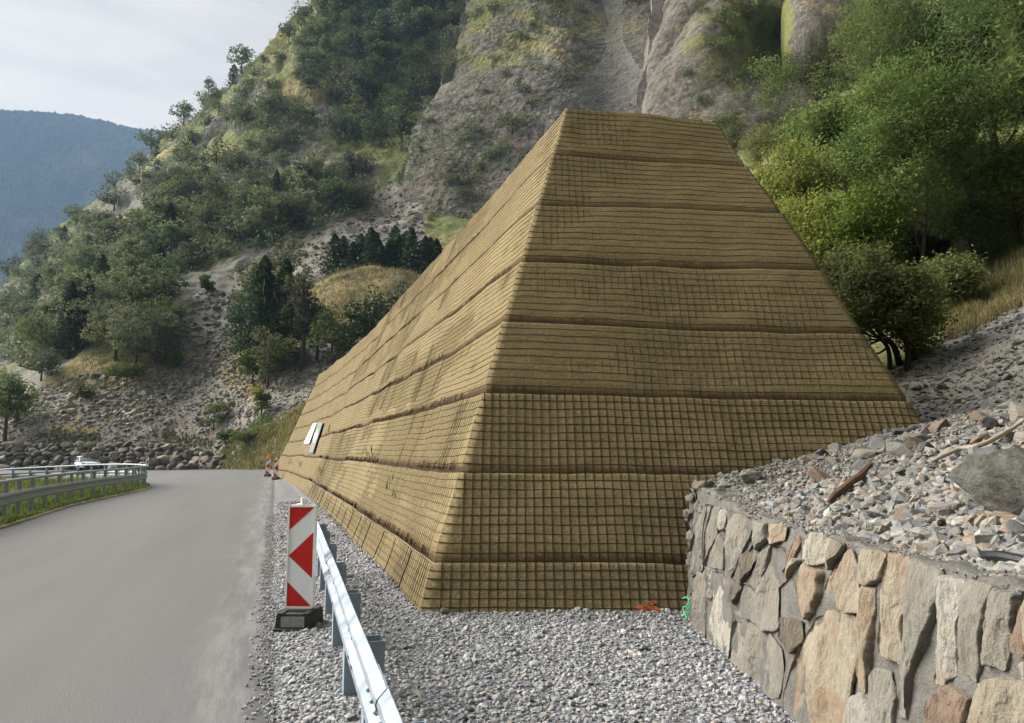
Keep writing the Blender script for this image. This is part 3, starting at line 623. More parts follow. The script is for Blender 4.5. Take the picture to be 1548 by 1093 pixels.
# ------------------------------------------------------------------ the coir-faced embankment
DL = np.array([-.323, .946]); NL = np.array([-.946, -.323])
SB = np.array([[-.96, 7.9], [-2.13, 11.4], [-4.65, 18.9], [-8.62, 30.5], [-13.3, 42.9], [-15.3, 46.9]])
SS = np.concatenate([[0], np.cumsum(np.linalg.norm(np.diff(SB, axis=0), axis=1))]); SEND = SS[-1]
def lbase(s): return np.stack([np.interp(s, SS, SB[:, 0]), np.interp(s, SS, SB[:, 1])], -1)+np.where(np.asarray(s) < 0, s, 0)[..., None]*DL
def left_pt(s, z): p = lbase(s)-NL*(.39*np.asarray(z))[..., None]; return np.stack([p[..., 0], p[..., 1], z+0*p[..., 0]], -1)
def flx(z): return -.96+.2535*z
def nrx(z): return 5.72-.346*z
def front_pt(x, z): return np.stack([x+0*z, 7.9+.466*z+0*x, z+0*x], -1)
def H_front(x, z): f = np.clip((x-flx(z))/(nrx(z)-flx(z)), 0, 1); return 7.3-.28*f
def H_left(s): return np.interp(s, [0, 12, 20, 28, 36, SEND], [7.3, 7.2, 7.06, 6.98, 6.93, 6.65])
ZB = np.array([-.35, .53, 1.49, 2.45, 3.40, 4.35, 5.34, 6.30, 7.3])/7.3
DW = np.array([.0, -.906, .423]); DLn = np.array([NL[0]*.931, NL[1]*.931, .363])
emb = empty('reinforced_embankment', (-.96, 7.9, 0), 'tall steep embankment faced with brown coir matting under rusty wire mesh', 'embankment')
INV = lambda V: np.asarray(V, float)-np.array([-.96, 7.9, 0])
sl_ = np.concatenate([np.arange(.0, 14, .1), np.arange(14, 26, .2), np.arange(26, SEND-.2, .4), [SEND]])
nf = 68
def prof(f):
    c = (f*10) % 1.0
    return np.interp(f, [0, .015, .06, .2, .5, .9, .975, 1.0], [-.03, -.016, -.004, .004, .010, .016, .018, -.012])+.0035*np.sin(math.pi*np.clip(c*1.0, 0, 1))**.7*(1-.25*c)
def waver(V, a=.02): return fbm(V*np.array([.9, .9, 1.6]), 4)*a*1.3+fbm(V*.28+40, 2)*.06+fbm(V*5.5+9, 2)*.006
for k in range(8):
    f = np.linspace(0, 1, 41); f = np.sort(np.concatenate([f, [.012, .985]]))
    rowsV, rowsU, rowsL, rowsS = [], [], [], []
    for fi in f:
        zf = ZB[k]+(ZB[k+1]-ZB[k])*fi
        # right side, then front, then the long road side, then the far end
        zr = zf*7.02; t_ = np.linspace(46, 0, 40)[:-1]
        rp = np.stack([nrx(zr)+DL[0]*t_, 7.9+.466*zr+DL[1]*t_, np.full(len(t_), zr)], -1); rn = np.tile([.94, .3, .15], (len(t_), 1)); ru = -t_-6
        g_ = np.linspace(1, 0, nf); z_ = zf*(7.3-.28*g_); xx = flx(z_)+(nrx(z_)-flx(z_))*g_
        fp = front_pt(xx, z_); fn = np.tile(DW, (nf, 1)); fu = -xx-.96
        s_ = .359*zf*H_left(0)+sl_*(SEND-.1*zf*6.7-.359*zf*7.3)/SEND; zl = zf*H_left(s_)
        lp = left_pt(s_, zl); ln = np.tile(DLn, (len(s_), 1)); lu = s_+0.0
        ep0 = lp[-1]; ex = np.linspace(0, 1, 14)[1:]; far_r = rp[0]
        ep = ep0+(far_r-ep0)*ex[:, None]; en = np.tile([-.3, .9, .3], (len(ex), 1)); eu = lu[-1]+ex*6
        V_ = np.concatenate([rp, fp, lp, ep]); N_ = np.concatenate([rn, fn, ln, en]); U_ = np.concatenate([ru, fu, lu, eu])
        c0 = len(rp)+nf-1; N_[c0] = N_[c0+1] = (DW+DLn)*.75; N_[len(rp)] = (DW+np.array([.94, .3, .15]))*.7
        V_ = V_+N_*(prof(fi)+waver(V_))[:, None]
        V_[:, 2] += (fbm(V_*np.array([.3, .3, .6])+81, 3)*.07+fbm(V_*1.4+11, 2)*.016)*sstep(V_[:, 2], .1, .8)
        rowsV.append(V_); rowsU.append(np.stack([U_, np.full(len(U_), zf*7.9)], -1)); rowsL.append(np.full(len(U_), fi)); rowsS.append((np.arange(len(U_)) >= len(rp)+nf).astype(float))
    V_ = np.stack(rowsV); nr_, nc_ = V_.shape[:2]
    lab = None
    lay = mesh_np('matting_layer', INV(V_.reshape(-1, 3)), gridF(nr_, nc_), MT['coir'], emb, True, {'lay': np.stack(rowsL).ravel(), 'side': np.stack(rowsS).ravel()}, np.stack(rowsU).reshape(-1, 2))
    # wire mesh of this layer: level wires along the face, sloping wires up it
    RV, RF, nb = [], [], 0
    def rod(pts, r, n=4):
        global RV, RF, nb
        v, fc = tube_vf(pts, r, n, False); RV.append(v); RF.append(np.array(fc)+nb); nb += len(v)
    rr = np.random.RandomState(50+k); upw = k >= 3
    c0 = 39
    for j in range(11):
        fi = j/10.0
        if j == 10: fi = .985
        i = int(np.argmin(np.abs(f-fi)))
        pts = V_[i, c0:c0+nf+len(sl_)]+np.concatenate([np.tile(DW, (nf, 1)), np.tile(DLn, (len(sl_), 1))])*.004
        pts = pts+np.array([0, 0, 1])*(fbm(np.stack([np.arange(len(pts))*.16, np.full(len(pts), k*11+j*3.7), np.zeros(len(pts))], -1), 2)*.012)[:, None]
        rod(pts[np.unique(np.concatenate([np.arange(0, nf-1, 2), [nf-1]]))], (.0042 if not upw else .0034))
        lp_ = pts[nf:]; kl = np.unique(np.concatenate([np.arange(0, 130, 2), np.arange(130, len(lp_))])); rod(lp_[kl], np.interp(kl, [0, 60, 140, 200], [.0036, .0042, .006, .008]))
    z0, z1 = ZB[k]*7.3, ZB[k+1]*7.3
    def vert(kind, q, f0=0.0, f1=1.0, r=.005, dx=0.0, lift=.004):
        nq = 4 if (upw or kind == 'loose') else 13; fs = np.linspace(f0, f1, nq)
        if kind == 'front':
            zc = (ZB[k]+(ZB[k+1]-ZB[k])*fs); g0 = 0.5; zz = zc*7.2
            if q < flx(zz).max()-.01 or q > nrx(zz).min()+.01: return
            p_ = front_pt(q+dx*fs, zz); p_[:, 2] = zc*H_front(q, zz); p_[:, 1] = 7.9+.466*p_[:, 2]; nn = DW
        else:
            if q < .359*z1: return
            zc = (ZB[k]+(ZB[k+1]-ZB[k])*fs); p_ = left_pt(q+dx*fs, zc*H_left(np.full(nq, q))); nn = DLn
        rod(p_+nn*(prof(np.clip(fs, .03, .97))+waver(p_)+lift)[:, None], r, 3)
    for q in np.arange(-.95, 5.75, .1): vert('front', q, 0, .99, .0044 if not upw else .0028, rr.randn()*.006, .0045 if not upw else .0)
    for q in np.arange(.1, 24, .1): vert('left', q, 0, .99, float(np.interp(q, [0, 5, 14, 24], [.0026, .0022, .0016, .0008]))*(1.9 if vnoise(np.array([q*3.1, k*4.7, .3])) > .5 else 1), rr.randn()*.01, .001 if not upw else -.004)
    if k == 0:      # joints between the facing panels of the lowest lift
        for q in np.arange(1.35, 22, 1.3): vert('left', q+rr.randn()*.05, 0, .97, .0085+.0002*q, rr.randn()*.01, .004)
    if k > 0:      # loose ends of wire hanging over the joint
        for q in np.arange(-.9, 5.7, .035):
            if vnoise(np.array([q*1.1, k*9.1, 0.5])) > .12 and rr.rand() < .7: vert('front', q, .01, .05+.08*rr.rand(), .003, rr.randn()*.01, .01)
        for q in np.arange(.1, 24, .05):
            if vnoise(np.array([q*.7, k*5.3, 4.5])) > -.05 and rr.rand() < .75: vert('left', q, .01, .05+.085*rr.rand(), .0032, rr.randn()*.012, .01)
    Vr = np.concatenate(RV); Fr = np.concatenate(RF)
    mesh_np('wire_mesh', INV(Vr), Fr, MT['rust_wire' if not upw else 'rust_wire_up'], lay, False)
topV = V_[-1]; c_ = topV[39:].mean(0)
def slab():
    a_ = topV; m = MB()
    nR = 39; R_ = a_[:nR][::-1]; L_ = a_[nR+nf:nR+nf+len(sl_)]
    t = np.linspace(0, 1, 40)
    def rs_(A): i = np.linspace(0, len(A)-1, 40); return np.stack([np.interp(i, np.arange(len(A)), A[:, d]) for d in range(3)], -1)
    A, B = rs_(np.concatenate([a_[nR:nR+1], R_])), rs_(L_)
    g_ = np.linspace(0, 1, 12)[None, :, None]; V = A[:, None]*(1-g_)+B[:, None]*g_
    V[..., 2] += .03*np.sin(g_[..., 0]*math.pi)+fbm(V*3, 3)*.03-.01
    mesh_np('top_fill', INV(V.reshape(-1, 3)), gridF(40, 12), MT['fill'], emb, True)
slab()
rs = np.random.RandomState(8); m = MB()
for i in range(170):
    if i < 110: g_ = rs.rand(); zz = 7.3-.28*g_; p_ = front_pt(flx(zz)+(nrx(zz)-flx(zz))*g_, zz)+np.array([0, .06+.2*rs.rand(), .02])
    else: s_ = np.array([2.7+20*rs.rand()]); p_ = left_pt(s_, H_left(s_))[0]+np.array([.12, .05, .015])
    v, f = rock_shape(rs, 1, 9, (1, .8, .5)); m.add(INV(v*rs.uniform(.015, .05)+p_), f)
cs_ = m.build('crest_stones', MT['rock'], emb); cs_['kind'] = 'stuff'; cs_.name = 'crest_rubble'
# a few green sprouts through the matting, an orange spray mark at the foot
rs = np.random.RandomState(5)
def blades(pts, h, w, rs, lean=.35, seg=2):
    n = len(pts); h = np.broadcast_to(h, (n,))*rs.uniform(.6, 1.3, n); th = rs.rand(n)*2*math.pi; d = np.stack([np.cos(th), np.sin(th), 0*th], -1); sd = np.stack([-np.sin(th), np.cos(th), 0*th], -1)
    ln = rs.uniform(.1, 1, n)*lean; w = np.broadcast_to(w, (n,))
    b0 = pts-sd*w[:, None]/2; b1 = pts+sd*w[:, None]/2
    m = pts+np.array([0, 0, 1])*(h*.6)[:, None]+d*(h*ln*.4)[:, None]; m0 = m-sd*w[:, None]*.35; m1 = m+sd*w[:, None]*.35
    tp = pts+np.array([0, 0, 1])*(h*.97*(1-ln*.3))[:, None]+d*(h*ln)[:, None]; tp2 = tp+sd*w[:, None]*.08
    V = np.stack([b0, b1, m1, m0, tp2, tp], 1).reshape(-1, 3); i = np.arange(n)[:, None]*6
    F = np.concatenate([i+np.array([[0, 1, 2, 3]]), i+np.array([[3, 2, 4, 5]])], 0); return V, F, np.repeat(rs.rand(n), 6)
for (px, py, n) in ((500, 655, 30), (565, 690, 24), (600, 742, 26), (487, 715, 34), (440, 700, 26), (455, 705, 22), (533, 775, 14)):
    r_ = ray(px, py); tt = np.linspace(5, 60, 4000); pp = np.array([0, 0, EYE])+tt[:, None]*r_; b_ = lbase(np.clip((pp[:, 1]-7.9)/.946, 0, SEND)); dd = ((pp[:, :2]-b_)@NL)+.39*pp[:, 2]
    hit = pp[int(np.argmax(dd < 0))]
    pts = hit+np.stack([rs.randn(n)*.10, rs.randn(n)*.25, rs.randn(n)*.10], -1); pts[:, :2] += NL*(.02)
    V, F, t = blades(pts, .13*hit[1]/25+.08, .02, rs, .9); sp = mesh_np('sprout', INV(V), F, MT['grass_green'], emb, False, {'tint': t})
pts = []
V = []
for i in range(26):
    x, z = 1.46+rs.randn()*.055, .09+rs.randn()*.022; V.append((x, z, .008+.012*rs.rand()))
m = MB()
for x, z, r in V:
    poly = [(x+r*2.0*math.cos(a)*rs.uniform(.7, 1.3), z+r*.7*math.sin(a)*rs.uniform(.7, 1.3)) for a in np.linspace(0, 2*math.pi, 9)[:-1]]
    m.prism(poly, lambda a, b, d: np.array([a, 7.9+.466*b, b])+DW*(.035+d), -.02, .012)
m.xform(lambda q: INV(q)).build('spray_mark', MT['spray_orange'], emb)

# ------------------------------------------------------------------ stone retaining wall
TILT = .11; WX = 1.80
def wx(z): return WX+TILT*z
def wall_hit(px, py):
    r = ray(px, py); t = (WX+TILT*EYE)/(r[0]-TILT*r[2]); p = np.array([0, 0, EYE])+t*r; return p[1], p[2]
def wtop(y): return np.interp(y, [-6, 2.5, 3.3, 4.0, 5.8, 7.3, 8.4], [1.2, 1.215, 1.22, 1.205, 1.225, 1.32, 1.38])
wall = empty('retaining_wall', (1.8, 5, 0), 'low retaining wall of big mortared stone slabs in front of the rubble bank', 'wall')
WO = np.array([1.8, 5, 0])
ys = np.linspace(-6, 8.35, 380); fz = np.concatenate([np.linspace(0, 1, 50)])
zt_ = wtop(ys)+fbm(np.stack([ys*2.5, ys*0, ys*0], -1), 4)*.035
Z = -.25+(zt_[:, None]+.25)*fz[None, :]; Y = np.repeat(ys[:, None], 50, 1); X = wx(Z)+.009
V = np.stack([X, Y, Z], -1); V[..., 0] += fbm(V*5, 4)*.03+ridged(V*13, 3)*.006
k = np.linspace(0, 1, 14)[1:]; cap = np.stack([wx(zt_)[:, None]+.009+.24*k[None, :], np.repeat(ys[:, None], 13, 1), zt_[:, None]+.015-.03*k[None, :]], -1); cap[..., 2] += fbm(cap*9, 4)*.035*sstep(k, 0, .2)[None, :]
V = np.concatenate([V, cap], 1); V[..., 1] += fbm(V*7+5, 3)*.2*sstep(V[..., 1], 7.5, 8.3)-.22*sstep(V[..., 1], 7.9, 8.35); V[..., 0] += .1*sstep(V[..., 1], 7.75, 8.1)*(.5+fbm(V*6+50, 2)); back = V[:, -1:].copy(); back[..., 2] = -.25; V = np.concatenate([V, back], 1)
mesh_np('mortar_core', V.reshape(-1, 3)-WO, gridF(380, V.shape[1]), MT['mortar'], wall, True)
ST_ = [('grey', [(100, 470), (130, 370), (160, 300), (185, 300), (160, 400), (150, 530), (110, 560)]), ('grey', [(165, 300), (215, 310), (205, 400), (170, 470), (152, 520), (152, 400)]),
 ('pale', [(217, 320), (247, 315), (228, 385), (205, 390)]), ('grey', [(172, 472), (210, 402), (233, 420), (228, 530), (160, 522)]), ('grey', [(250, 320), (345, 350), (328, 400), (270, 520), (242, 535), (234, 480), (246, 400), (232, 380)]),
 ('grey', [(347, 355), (385, 365), (383, 420), (350, 460), (332, 430)]), ('tan', [(392, 370), (460, 375), (450, 420), (400, 448), (387, 420)]), ('brown', [(302, 480), (345, 440), (360, 470), (290, 590), (257, 560)]),
 ('grey', [(347, 560), (375, 480), (398, 450), (383, 540), (352, 620)]), ('grey', [(402, 450), (448, 450), (470, 560), (430, 600), (425, 750), (380, 760), (330, 718), (270, 695), (257, 640), (300, 580), (352, 624), (387, 560)]),
 ('rust', [(442, 540), (503, 412), (510, 440), (470, 530), (455, 570)]), ('pale', [(515, 430), (560, 400), (620, 420), (623, 460), (603, 503), (565, 520), (512, 490)]), ('grey', [(612, 533), (640, 427), (663, 442), (655, 470), (617, 528)]),
 ('orange', [(477, 542), (520, 512), (588, 542), (585, 620), (560, 690), (530, 710), (502, 670), (492, 600)]), ('orange', [(612, 560), (690, 452), (718, 520), (725, 690), (690, 690), (642, 650), (597, 610)]), ('tan', [(467, 560), (498, 492), (508, 502), (475, 550)]),
 ('grey', [(90, 730), (100, 640), (140, 560), (150, 545), (163, 560), (163, 780), (130, 760)]), ('pale', [(166, 535), (225, 545), (245, 620), (263, 720), (240, 880), (200, 830), (166, 770)]), ('grey', [(267, 722), (330, 727), (400, 772), (440, 830), (448, 900), (430, 1000), (350, 1012), (290, 960), (252, 890), (257, 800)]),
 ('brown', [(432, 712), (515, 722), (518, 790), (480, 840), (427, 780)]), ('brown', [(245, 640), (285, 562), (292, 602), (265, 660)]), ('tan', [(560, 720), (620, 682), (688, 692), (718, 722), (713, 850), (690, 990), (650, 1130), (450, 1130), (443, 1000), (490, 850)]),
 ('tan', [(742, 592), (783, 602), (773, 800), (740, 980), (720, 960), (730, 780), (737, 680)]), ('tan', [(717, 480), (740, 457), (818, 477), (803, 560), (765, 588), (732, 580)]), ('orange', [(827, 482), (903, 492), (903, 600), (883, 700), (868, 875), (792, 840), (797, 620)]),
 ('grey', [(922, 502), (1023, 542), (1008, 650), (950, 830), (908, 950), (898, 1080), (865, 1060), (870, 940), (918, 700), (912, 600)]), ('pale', [(1047, 562), (1103, 572), (1083, 720), (1078, 920), (1030, 955), (997, 938), (1012, 800), (1037, 680)]),
 ('grey', [(1112, 572), (1218, 592), (1198, 700), (1148, 940), (1102, 900), (1092, 800)]), ('grey', [(1232, 602), (1303, 622), (1283, 720), (1258, 890), (1187, 880), (1202, 740)]), ('grey', [(762, 930), (800, 897), (838, 910), (853, 1000), (840, 1130), (760, 1130), (752, 1000)]),
 ('pale', [(692, 1002), (730, 982), (768, 1060), (780, 1130), (650, 1130), (667, 1042)]), ('rust', [(1012, 990), (1040, 1042), (1030, 1130), (970, 1130), (982, 1062)]), ('rust', [(1052, 952), (1098, 972), (1138, 1002), (1110, 1130), (1042, 1130)]), ('tan', [(1172, 952), (1230, 932), (1318, 937), (1380, 1000), (1370, 1130), (1112, 1130)]), ('rust', [(1312, 672), (1350, 660), (1360, 850), (1302, 830)]),
 ('orange', [(1365, 640), (1440, 660), (1430, 850), (1372, 860)]), ('tan', [(1320, 880), (1440, 870), (1470, 1100), (1395, 1010)])]
def resample(poly, n):
    q = np.array(poly+poly[:1], float); L = np.concatenate([[0], np.cumsum(np.linalg.norm(np.diff(q, axis=0), axis=1))]); t = np.linspace(0, L[-1], n, endpoint=False)
    r = np.stack([np.interp(t, L, q[:, 0]), np.interp(t, L, q[:, 1])], -1)
    return .5*r+.25*(np.roll(r, 1, 0)+np.roll(r, -1, 0))
rs = np.random.RandomState(12)
LAB = {0: None}
NST = 132
def stone(poly_yz, kind, seed):
    q = resample(poly_yz, NST); c = q.mean(0)
    nrm = np.stack([np.roll(q, -1, 0)[:, 1]-np.roll(q, 1, 0)[:, 1], -(np.roll(q, -1, 0)[:, 0]-np.roll(q, 1, 0)[:, 0])], -1); nrm /= np.linalg.norm(nrm, axis=1, keepdims=True)+1e-9
    q = q+nrm*(.006+fbm(np.stack([q[:, 0]*14, q[:, 1]*14, np.full(NST, seed*3.3)], -1), 4)*.016)[:, None]
    V = []
    thick = rs.uniform(.02, .038); gs = rs.randn(7, 2)*np.array([.26, .12]); go = rs.uniform(0, .02, 7)
    RG = [(1.0, -.5), (1.0, .35), (.992, .7), (.975, .92)]+[(float(s_), 1) for s_ in np.linspace(.95, .02, 26)]
    for s_, d_ in RG:
        r = c+(q-c)*s_; pl = np.maximum(((r-c)@gs.T+go).min(1), -.05)+.012
        n_ = np.stack([r[:, 0]*4, r[:, 1]*2.2, np.full(NST, seed*7.7)], -1)
        rel = fbm(n_, 4)*.014+ridged(np.stack([r[:, 0]*9+r[:, 1]*2, r[:, 1]*2.2, np.full(NST, seed*5.1)], -1), 4)*.008+np.floor(fbm(np.stack([r[:, 0]*7+r[:, 1], r[:, 1]*3, np.full(NST, seed*2.2)], -1), 3)*4)*.006+fbm(n_*9, 3)*.006
        d = thick*d_+(rel+pl)*min(1, d_)
        V.append(np.stack([wx(r[:, 1])-d, r[:, 0], r[:, 1]], -1))
    V = np.concatenate(V); n = NST; F = [(i*n+j, i*n+(j+1) % n, i*n+n+(j+1) % n, i*n+n+j) for i in range(len(RG)-1) for j in range(n)]+[tuple(range((len(RG)-1)*n, len(RG)*n))]
    return mesh_np('stone', V-WO, F, MT['stone_'+kind], wall, True)
NMK = {'grey': 'grey slab', 'tan': 'tan slab', 'orange': 'orange-stained slab', 'rust': 'rust-red stone', 'pale': 'pale slab', 'brown': 'dark brown broken stone'}
for i, (kd, po) in enumerate(ST_):
    so_ = stone([wall_hit(1000+x/2.412, 640+y_/2.412) for x, y_ in po], kd, i+1)
    if kd in ('rust', 'brown', 'orange', 'pale'): so_['label'] = NMK[kd]
yy = 2.25
while yy > -5.5:      # the wall runs on past the camera
    w_ = rs.uniform(.25, .5); zc = rs.uniform(.45, .8)
    for z0, z1 in ((-.05, zc-.02), (zc+.02, 1.17)):
        stone([(yy, z0), (yy+rs.randn()*.03, z1), (yy-w_+.03, z1-rs.rand()*.05), (yy-w_+.03+rs.randn()*.03, z0)], rs.choice(['grey', 'tan', 'pale', 'orange']), yy*5)
    yy -= w_
# small packing stones in the mortar at the embankment end
m = MB()
for i in range(46):
    y = rs.uniform(7.0, 8.2); z = rs.uniform(.2, 1.38); v, f = rock_shape(rs, 1, 9, (.6, 1, .8)); m.add(v*rs.uniform(.03, .085)+np.array([wx(z)+.015, y, z])-WO, f)
m.build('packing_stones', MT['stone_grey'], wall); bpy.data.objects['packing_stones'].name = 'packing_rubble'; bpy.data.objects['packing_rubble']['kind'] = 'stuff'
# green spray mark on the slab nearest the embankment
m = MB()
gr = [[(1040, 905), (1047, 903), (1051, 909), (1046, 916), (1041, 918)], [(1051, 905), (1049, 920), (1044, 932)], [(1041, 918), (1043, 926), (1047, 934)], [(1053, 912), (1050, 926), (1046, 936)]]
for st_ in gr:
    q = [wall_hit(*p) for p in st_]; qq = np.array([(wx(z)-.058, y, z) for y, z in q]); qq = cr_interp(qq, 16); m.tube(qq-WO, .0065+.002*np.sin(np.arange(16)), 5)
m.xform(lambda q: q).build('spray_mark', MT['spray_green'], wall)

# ------------------------------------------------------------------ rubble bank behind the wall
def bank_z(x, y):
    x = np.asarray(x, float); y = np.asarray(y, float); d = np.maximum(x-2.2, -.2)
    w_ = fbm(np.stack([x, y, x*0], -1)*1.6, 4)*.06*sstep(x, 2.0, 2.5) if np.ndim(x) else float(fbm(np.array([[x, y, 0]])*1.6, 4)[0])*.06*float(sstep(x, 2.0, 2.5))
    return wtop(y)-.025+d*(.235+.028*np.clip(8.8-y, 0, 5))+.02*np.clip(d, 0, 1)+w_
xs = np.linspace(2.02, 12, 150)**1.0; ysb = np.linspace(-6, 10.2, 200); X, Y = np.meshgrid(xs, ysb)
ridge = np.interp(Y, [-6, 6, 9.2, 10.2], [12, 12, 9, 8])
Z = bank_z(X, Y)
Z = Z-np.clip(Y-8.9-.1*(X-4), 0, 3)*.9*sstep(X, 4.2, 5.4)
tag(mesh_np('rubble_bank', np.stack([X, Y, Z], -1).reshape(-1, 3), gridF(200, 150), MT['bank'], None, True, {'bare': np.zeros(30000), 'grass': np.zeros(30000), 'dry': np.zeros(30000)}), kind='structure')
def bank_at(px, py):
    r = ray(px, py); t = np.linspace(1.5, 14, 3000); p = np.array([0, 0, EYE])+t[:, None]*r; k = np.where(p[:, 2] < bank_z(p[:, 0], p[:, 1]))[0]
    return p[k[0]] if len(k) else p[-1]
rs = np.random.RandomState(33)
def bank_pts(n, y0=2.0, y1=9.6, xmax=9.0):
    y = rs.uniform(y0, y1, n); x = 2.1+(xmax-2.1)*rs.rand(n)**1.35
    k = (y < 8.1+.466*bank_z(x, y)+np.where(x > nrx(bank_z(x, y)), 9, -.15)) & (y < 9.3+.1*(x-4))
    x, y = x[k], y[k]; return np.stack([x, y, bank_z(x, y)], -1)
p_ = bank_pts(26000, xmax=7.5); edge = np.interp(p_[:, 0], [2.1, 3.2, 5], [.5, 1, 1])
sz = .014+np.where(p_[:, 1] < 6.6, .062, .03)*rs.rand(len(p_))**2.3+.03*(rs.rand(len(p_)) < .08)
sz = sz*np.interp(p_[:, 1], [2, 5.5, 7.5], [1.15, 1, .8])
scatter('rubble', p_+np.array([0, 0, .008]), sz, MT['rock_stuff'], 1, 20, (1, .75, .5), rs, .5)
EDG = bank_pts(1, 2, 3)
n = 6500; y = rs.uniform(1.8, 8.1, n); x = wx(wtop(y))+.0+.36*rs.rand(n)**.7
scatter('coping_grit', np.stack([x, y, wtop(y)+.0], -1), .006+.018*rs.rand(n)**2.5, MT['rock_stuff'], 1, 10, (1, .8, .5), rs, .5)
# the larger rocks, each a thing
protos = []
for i in range(16):
    v, f = rock_shape(rs, 4, rs.randint(9, 15), (1, rs.uniform(.55, .9), rs.uniform(.26, .6)), .045, .55); me = mesh_np('rock', v, f, MT['rock'], None, False); protos.append(me.data); bpy.data.objects.remove(me)
def put_rock(name, p, s, label, group=None, mesh=None, tilt=.4, cat='rock', mat=None):
    o = bpy.data.objects.new(name, mesh or protos[rs.randint(16)]); C.objects.link(o); o.location = [float(q) for q in p]; o.scale = (s, s, s); o.rotation_euler = (rs.randn()*tilt, rs.randn()*tilt, rs.rand()*6.3)
    return tag(o, label, cat, group)
cand = []
tries = 0
while len(cand) < 285 and tries < 9000:
    tries += 1
    x = 2.2+4.2*rs.rand()**1.15; y = 2.8+5.8*rs.rand(); z = float(bank_z(x, y))
    if y > 7.9+.466*z-.2 and x < nrx(z)+.15: continue
    if y > 9.0+.1*(x-4): continue
    if y > 6.4 and x < 3.2 and rs.rand() < .85: continue
    s = .05+.115*rs.rand()**1.9
    if x < 2.5: s = min(s, .085)
    if any((x-a)**2+(y-b)**2 < (.5*(s+c))**2 for a, b, c in cand): continue
    cand.append((x, y, s)); put_rock('rubble_rock', (x, y, z+s*.22), s, 'angular grey or tan rock lying loose on the rubble bank above the stone wall', 'loose rocks on the rubble bank')
bc = bank_at(1455, 790)
v, f = rock_shape(np.random.RandomState(4), 5, 13, (1, .75, .62), .085, .64)
b1 = mesh_np('boulder', v, f, MT['dark_boulder'], None, False); q = bank_at(1520, 780); b1.location = (float(q[0])+.26, float(q[1])-.0, float(q[2])+.04); b1.scale = (.45, .42, .42); b1.rotation_euler = (.35, -.45, 2.3)
tag(b1, 'largest dark grey boulder lying on the rubble bank', 'boulder')
v, f = rock_shape(np.random.RandomState(9), 4, 12, (1, .7, .3), .05, .66)
b2 = mesh_np('slab_rock', v, f, MT['rock'], None, False); q = bank_at(1492, 700); b2.location = [float(k) for k in q+np.array([0, .0, .05])]; b2.scale = (.2, .2, .2); b2.rotation_euler = (.1, -.25, .3); tag(b2, 'flat slab of rock lying behind the top of the dark boulder', 'rock')
def branch(pts, r, name, mat, label):
    q = np.array([bank_at(px, py)+np.array([0, 0, h]) for px, py, h in pts]); q = cr_interp(q, 26); q += np.stack([fbm(q*6, 2)*.015, fbm(q*6+5, 2)*.015, fbm(q*6+9, 2)*.012], -1)
    rr = r*np.interp(np.arange(26), [0, 3, 20, 25], [.35, .8, 1, .7])*(1+.2*fbm(q*9, 2)); o0 = q.mean(0)
    v, f = tube_vf(q-o0, rr, 8); o = mesh_np(name, v, f, mat, None, False); o.location = [float(k) for k in o0]; return tag(o, label, 'branch')
branch([(1252, 768, .05), (1285, 745, .07), (1318, 722, .11)], .034, 'broken_branch', MT['wood_dark'], 'dark splintered piece of wood lying on the grey stones')
branch([(1408, 714, .08), (1450, 698, .1), (1490, 690, .1), (1545, 662, .12)], .021, 'dead_branch', MT['wood_pale'], 'long bleached dead branch lying beside the dark boulder')
branch([(1486, 853, .03), (1515, 858, .045), (1560, 862, .03)], .026, 'black_debris', MT['black'], 'short black plastic piece on the edge of the wall top')  # black plastic debris, built with the branch tube
def tuft(px, py, h, n, name, label, spread=.02, m='grass_green'):
    q = bank_at(px, py); pts = np.stack([rs.randn(n)*spread, rs.randn(n)*spread, np.zeros(n)], -1); V, F, t = blades(pts, h, .008, rs, .7); o = mesh_np(name, V, F, MT[m], None, False, {'tint': t}); o.location = [float(k) for k in q]; return tag(o, label, 'plant')
tuft(1197, 787, .085, 60, 'grass_tuft', 'small upright grass tuft growing at the wall top among tan rocks', .014)
tuft(1324, 806, .05, 70, 'small_weed', 'low bright green weed among the rocks near the wall top', .035)

v, f = rock_shape(np.random.RandomState(17), 3, 16, (1, .8, .7), .03, .75)
so_ = mesh_np('cobble', v, f, MT['rock'], None, False); so_.location = (-.70, 7.84, .085); so_.scale = (.055, .05, .06); so_.rotation_euler = (.9, .3, .4); tag(so_, 'pale rounded cobble standing at the front corner of the embankment', 'rock')
for i, (x, y, s) in enumerate(((2.0, 7.72, .09), (2.12, 7.5, .075), (2.02, 7.42, .06), (2.25, 7.8, .085), (2.35, 7.55, .07), (2.1, 7.95, .08))):
    put_rock('rubble_rock', (x, y, float(wtop(y))+s*.3), s, 'angular grey or tan rock lying loose on the rubble bank above the stone wall', 'loose rocks on the rubble bank')
# ------------------------------------------------------------------ vegetation
def leaf_quads(cen, L, Wd, rs, up=.5, droop=0.0):
    """leaf-sized rhombs"""
    n = len(cen); d = rs.randn(n, 3); d[:, 2] = d[:, 2]*.6-droop; d /= np.linalg.norm(d, axis=1, keepdims=True)
    nn = rs.randn(n, 3)*(1-up)+np.array([0, 0, 1])*up; sd = np.cross(d, nn); sd /= np.linalg.norm(sd, axis=1, keepdims=True)+1e-9
    l = (L*rs.uniform(.6, 1.35, n))[:, None]; w = (Wd*rs.uniform(.6, 1.35, n))[:, None]
    V = np.stack([cen-d*l*.5, cen+sd*w*.5-d*l*.05, cen+d*l*.5, cen-sd*w*.5-d*l*.05], 1).reshape(-1, 3)
    return V, np.arange(n*4).reshape(n, 4)
def crown_tint(cen, rs, k=1.2): return np.repeat(np.clip(.5+.32*fbm(cen*k, 3)*1.6+rs.randn(len(cen))*.17, 0, 1), 4)
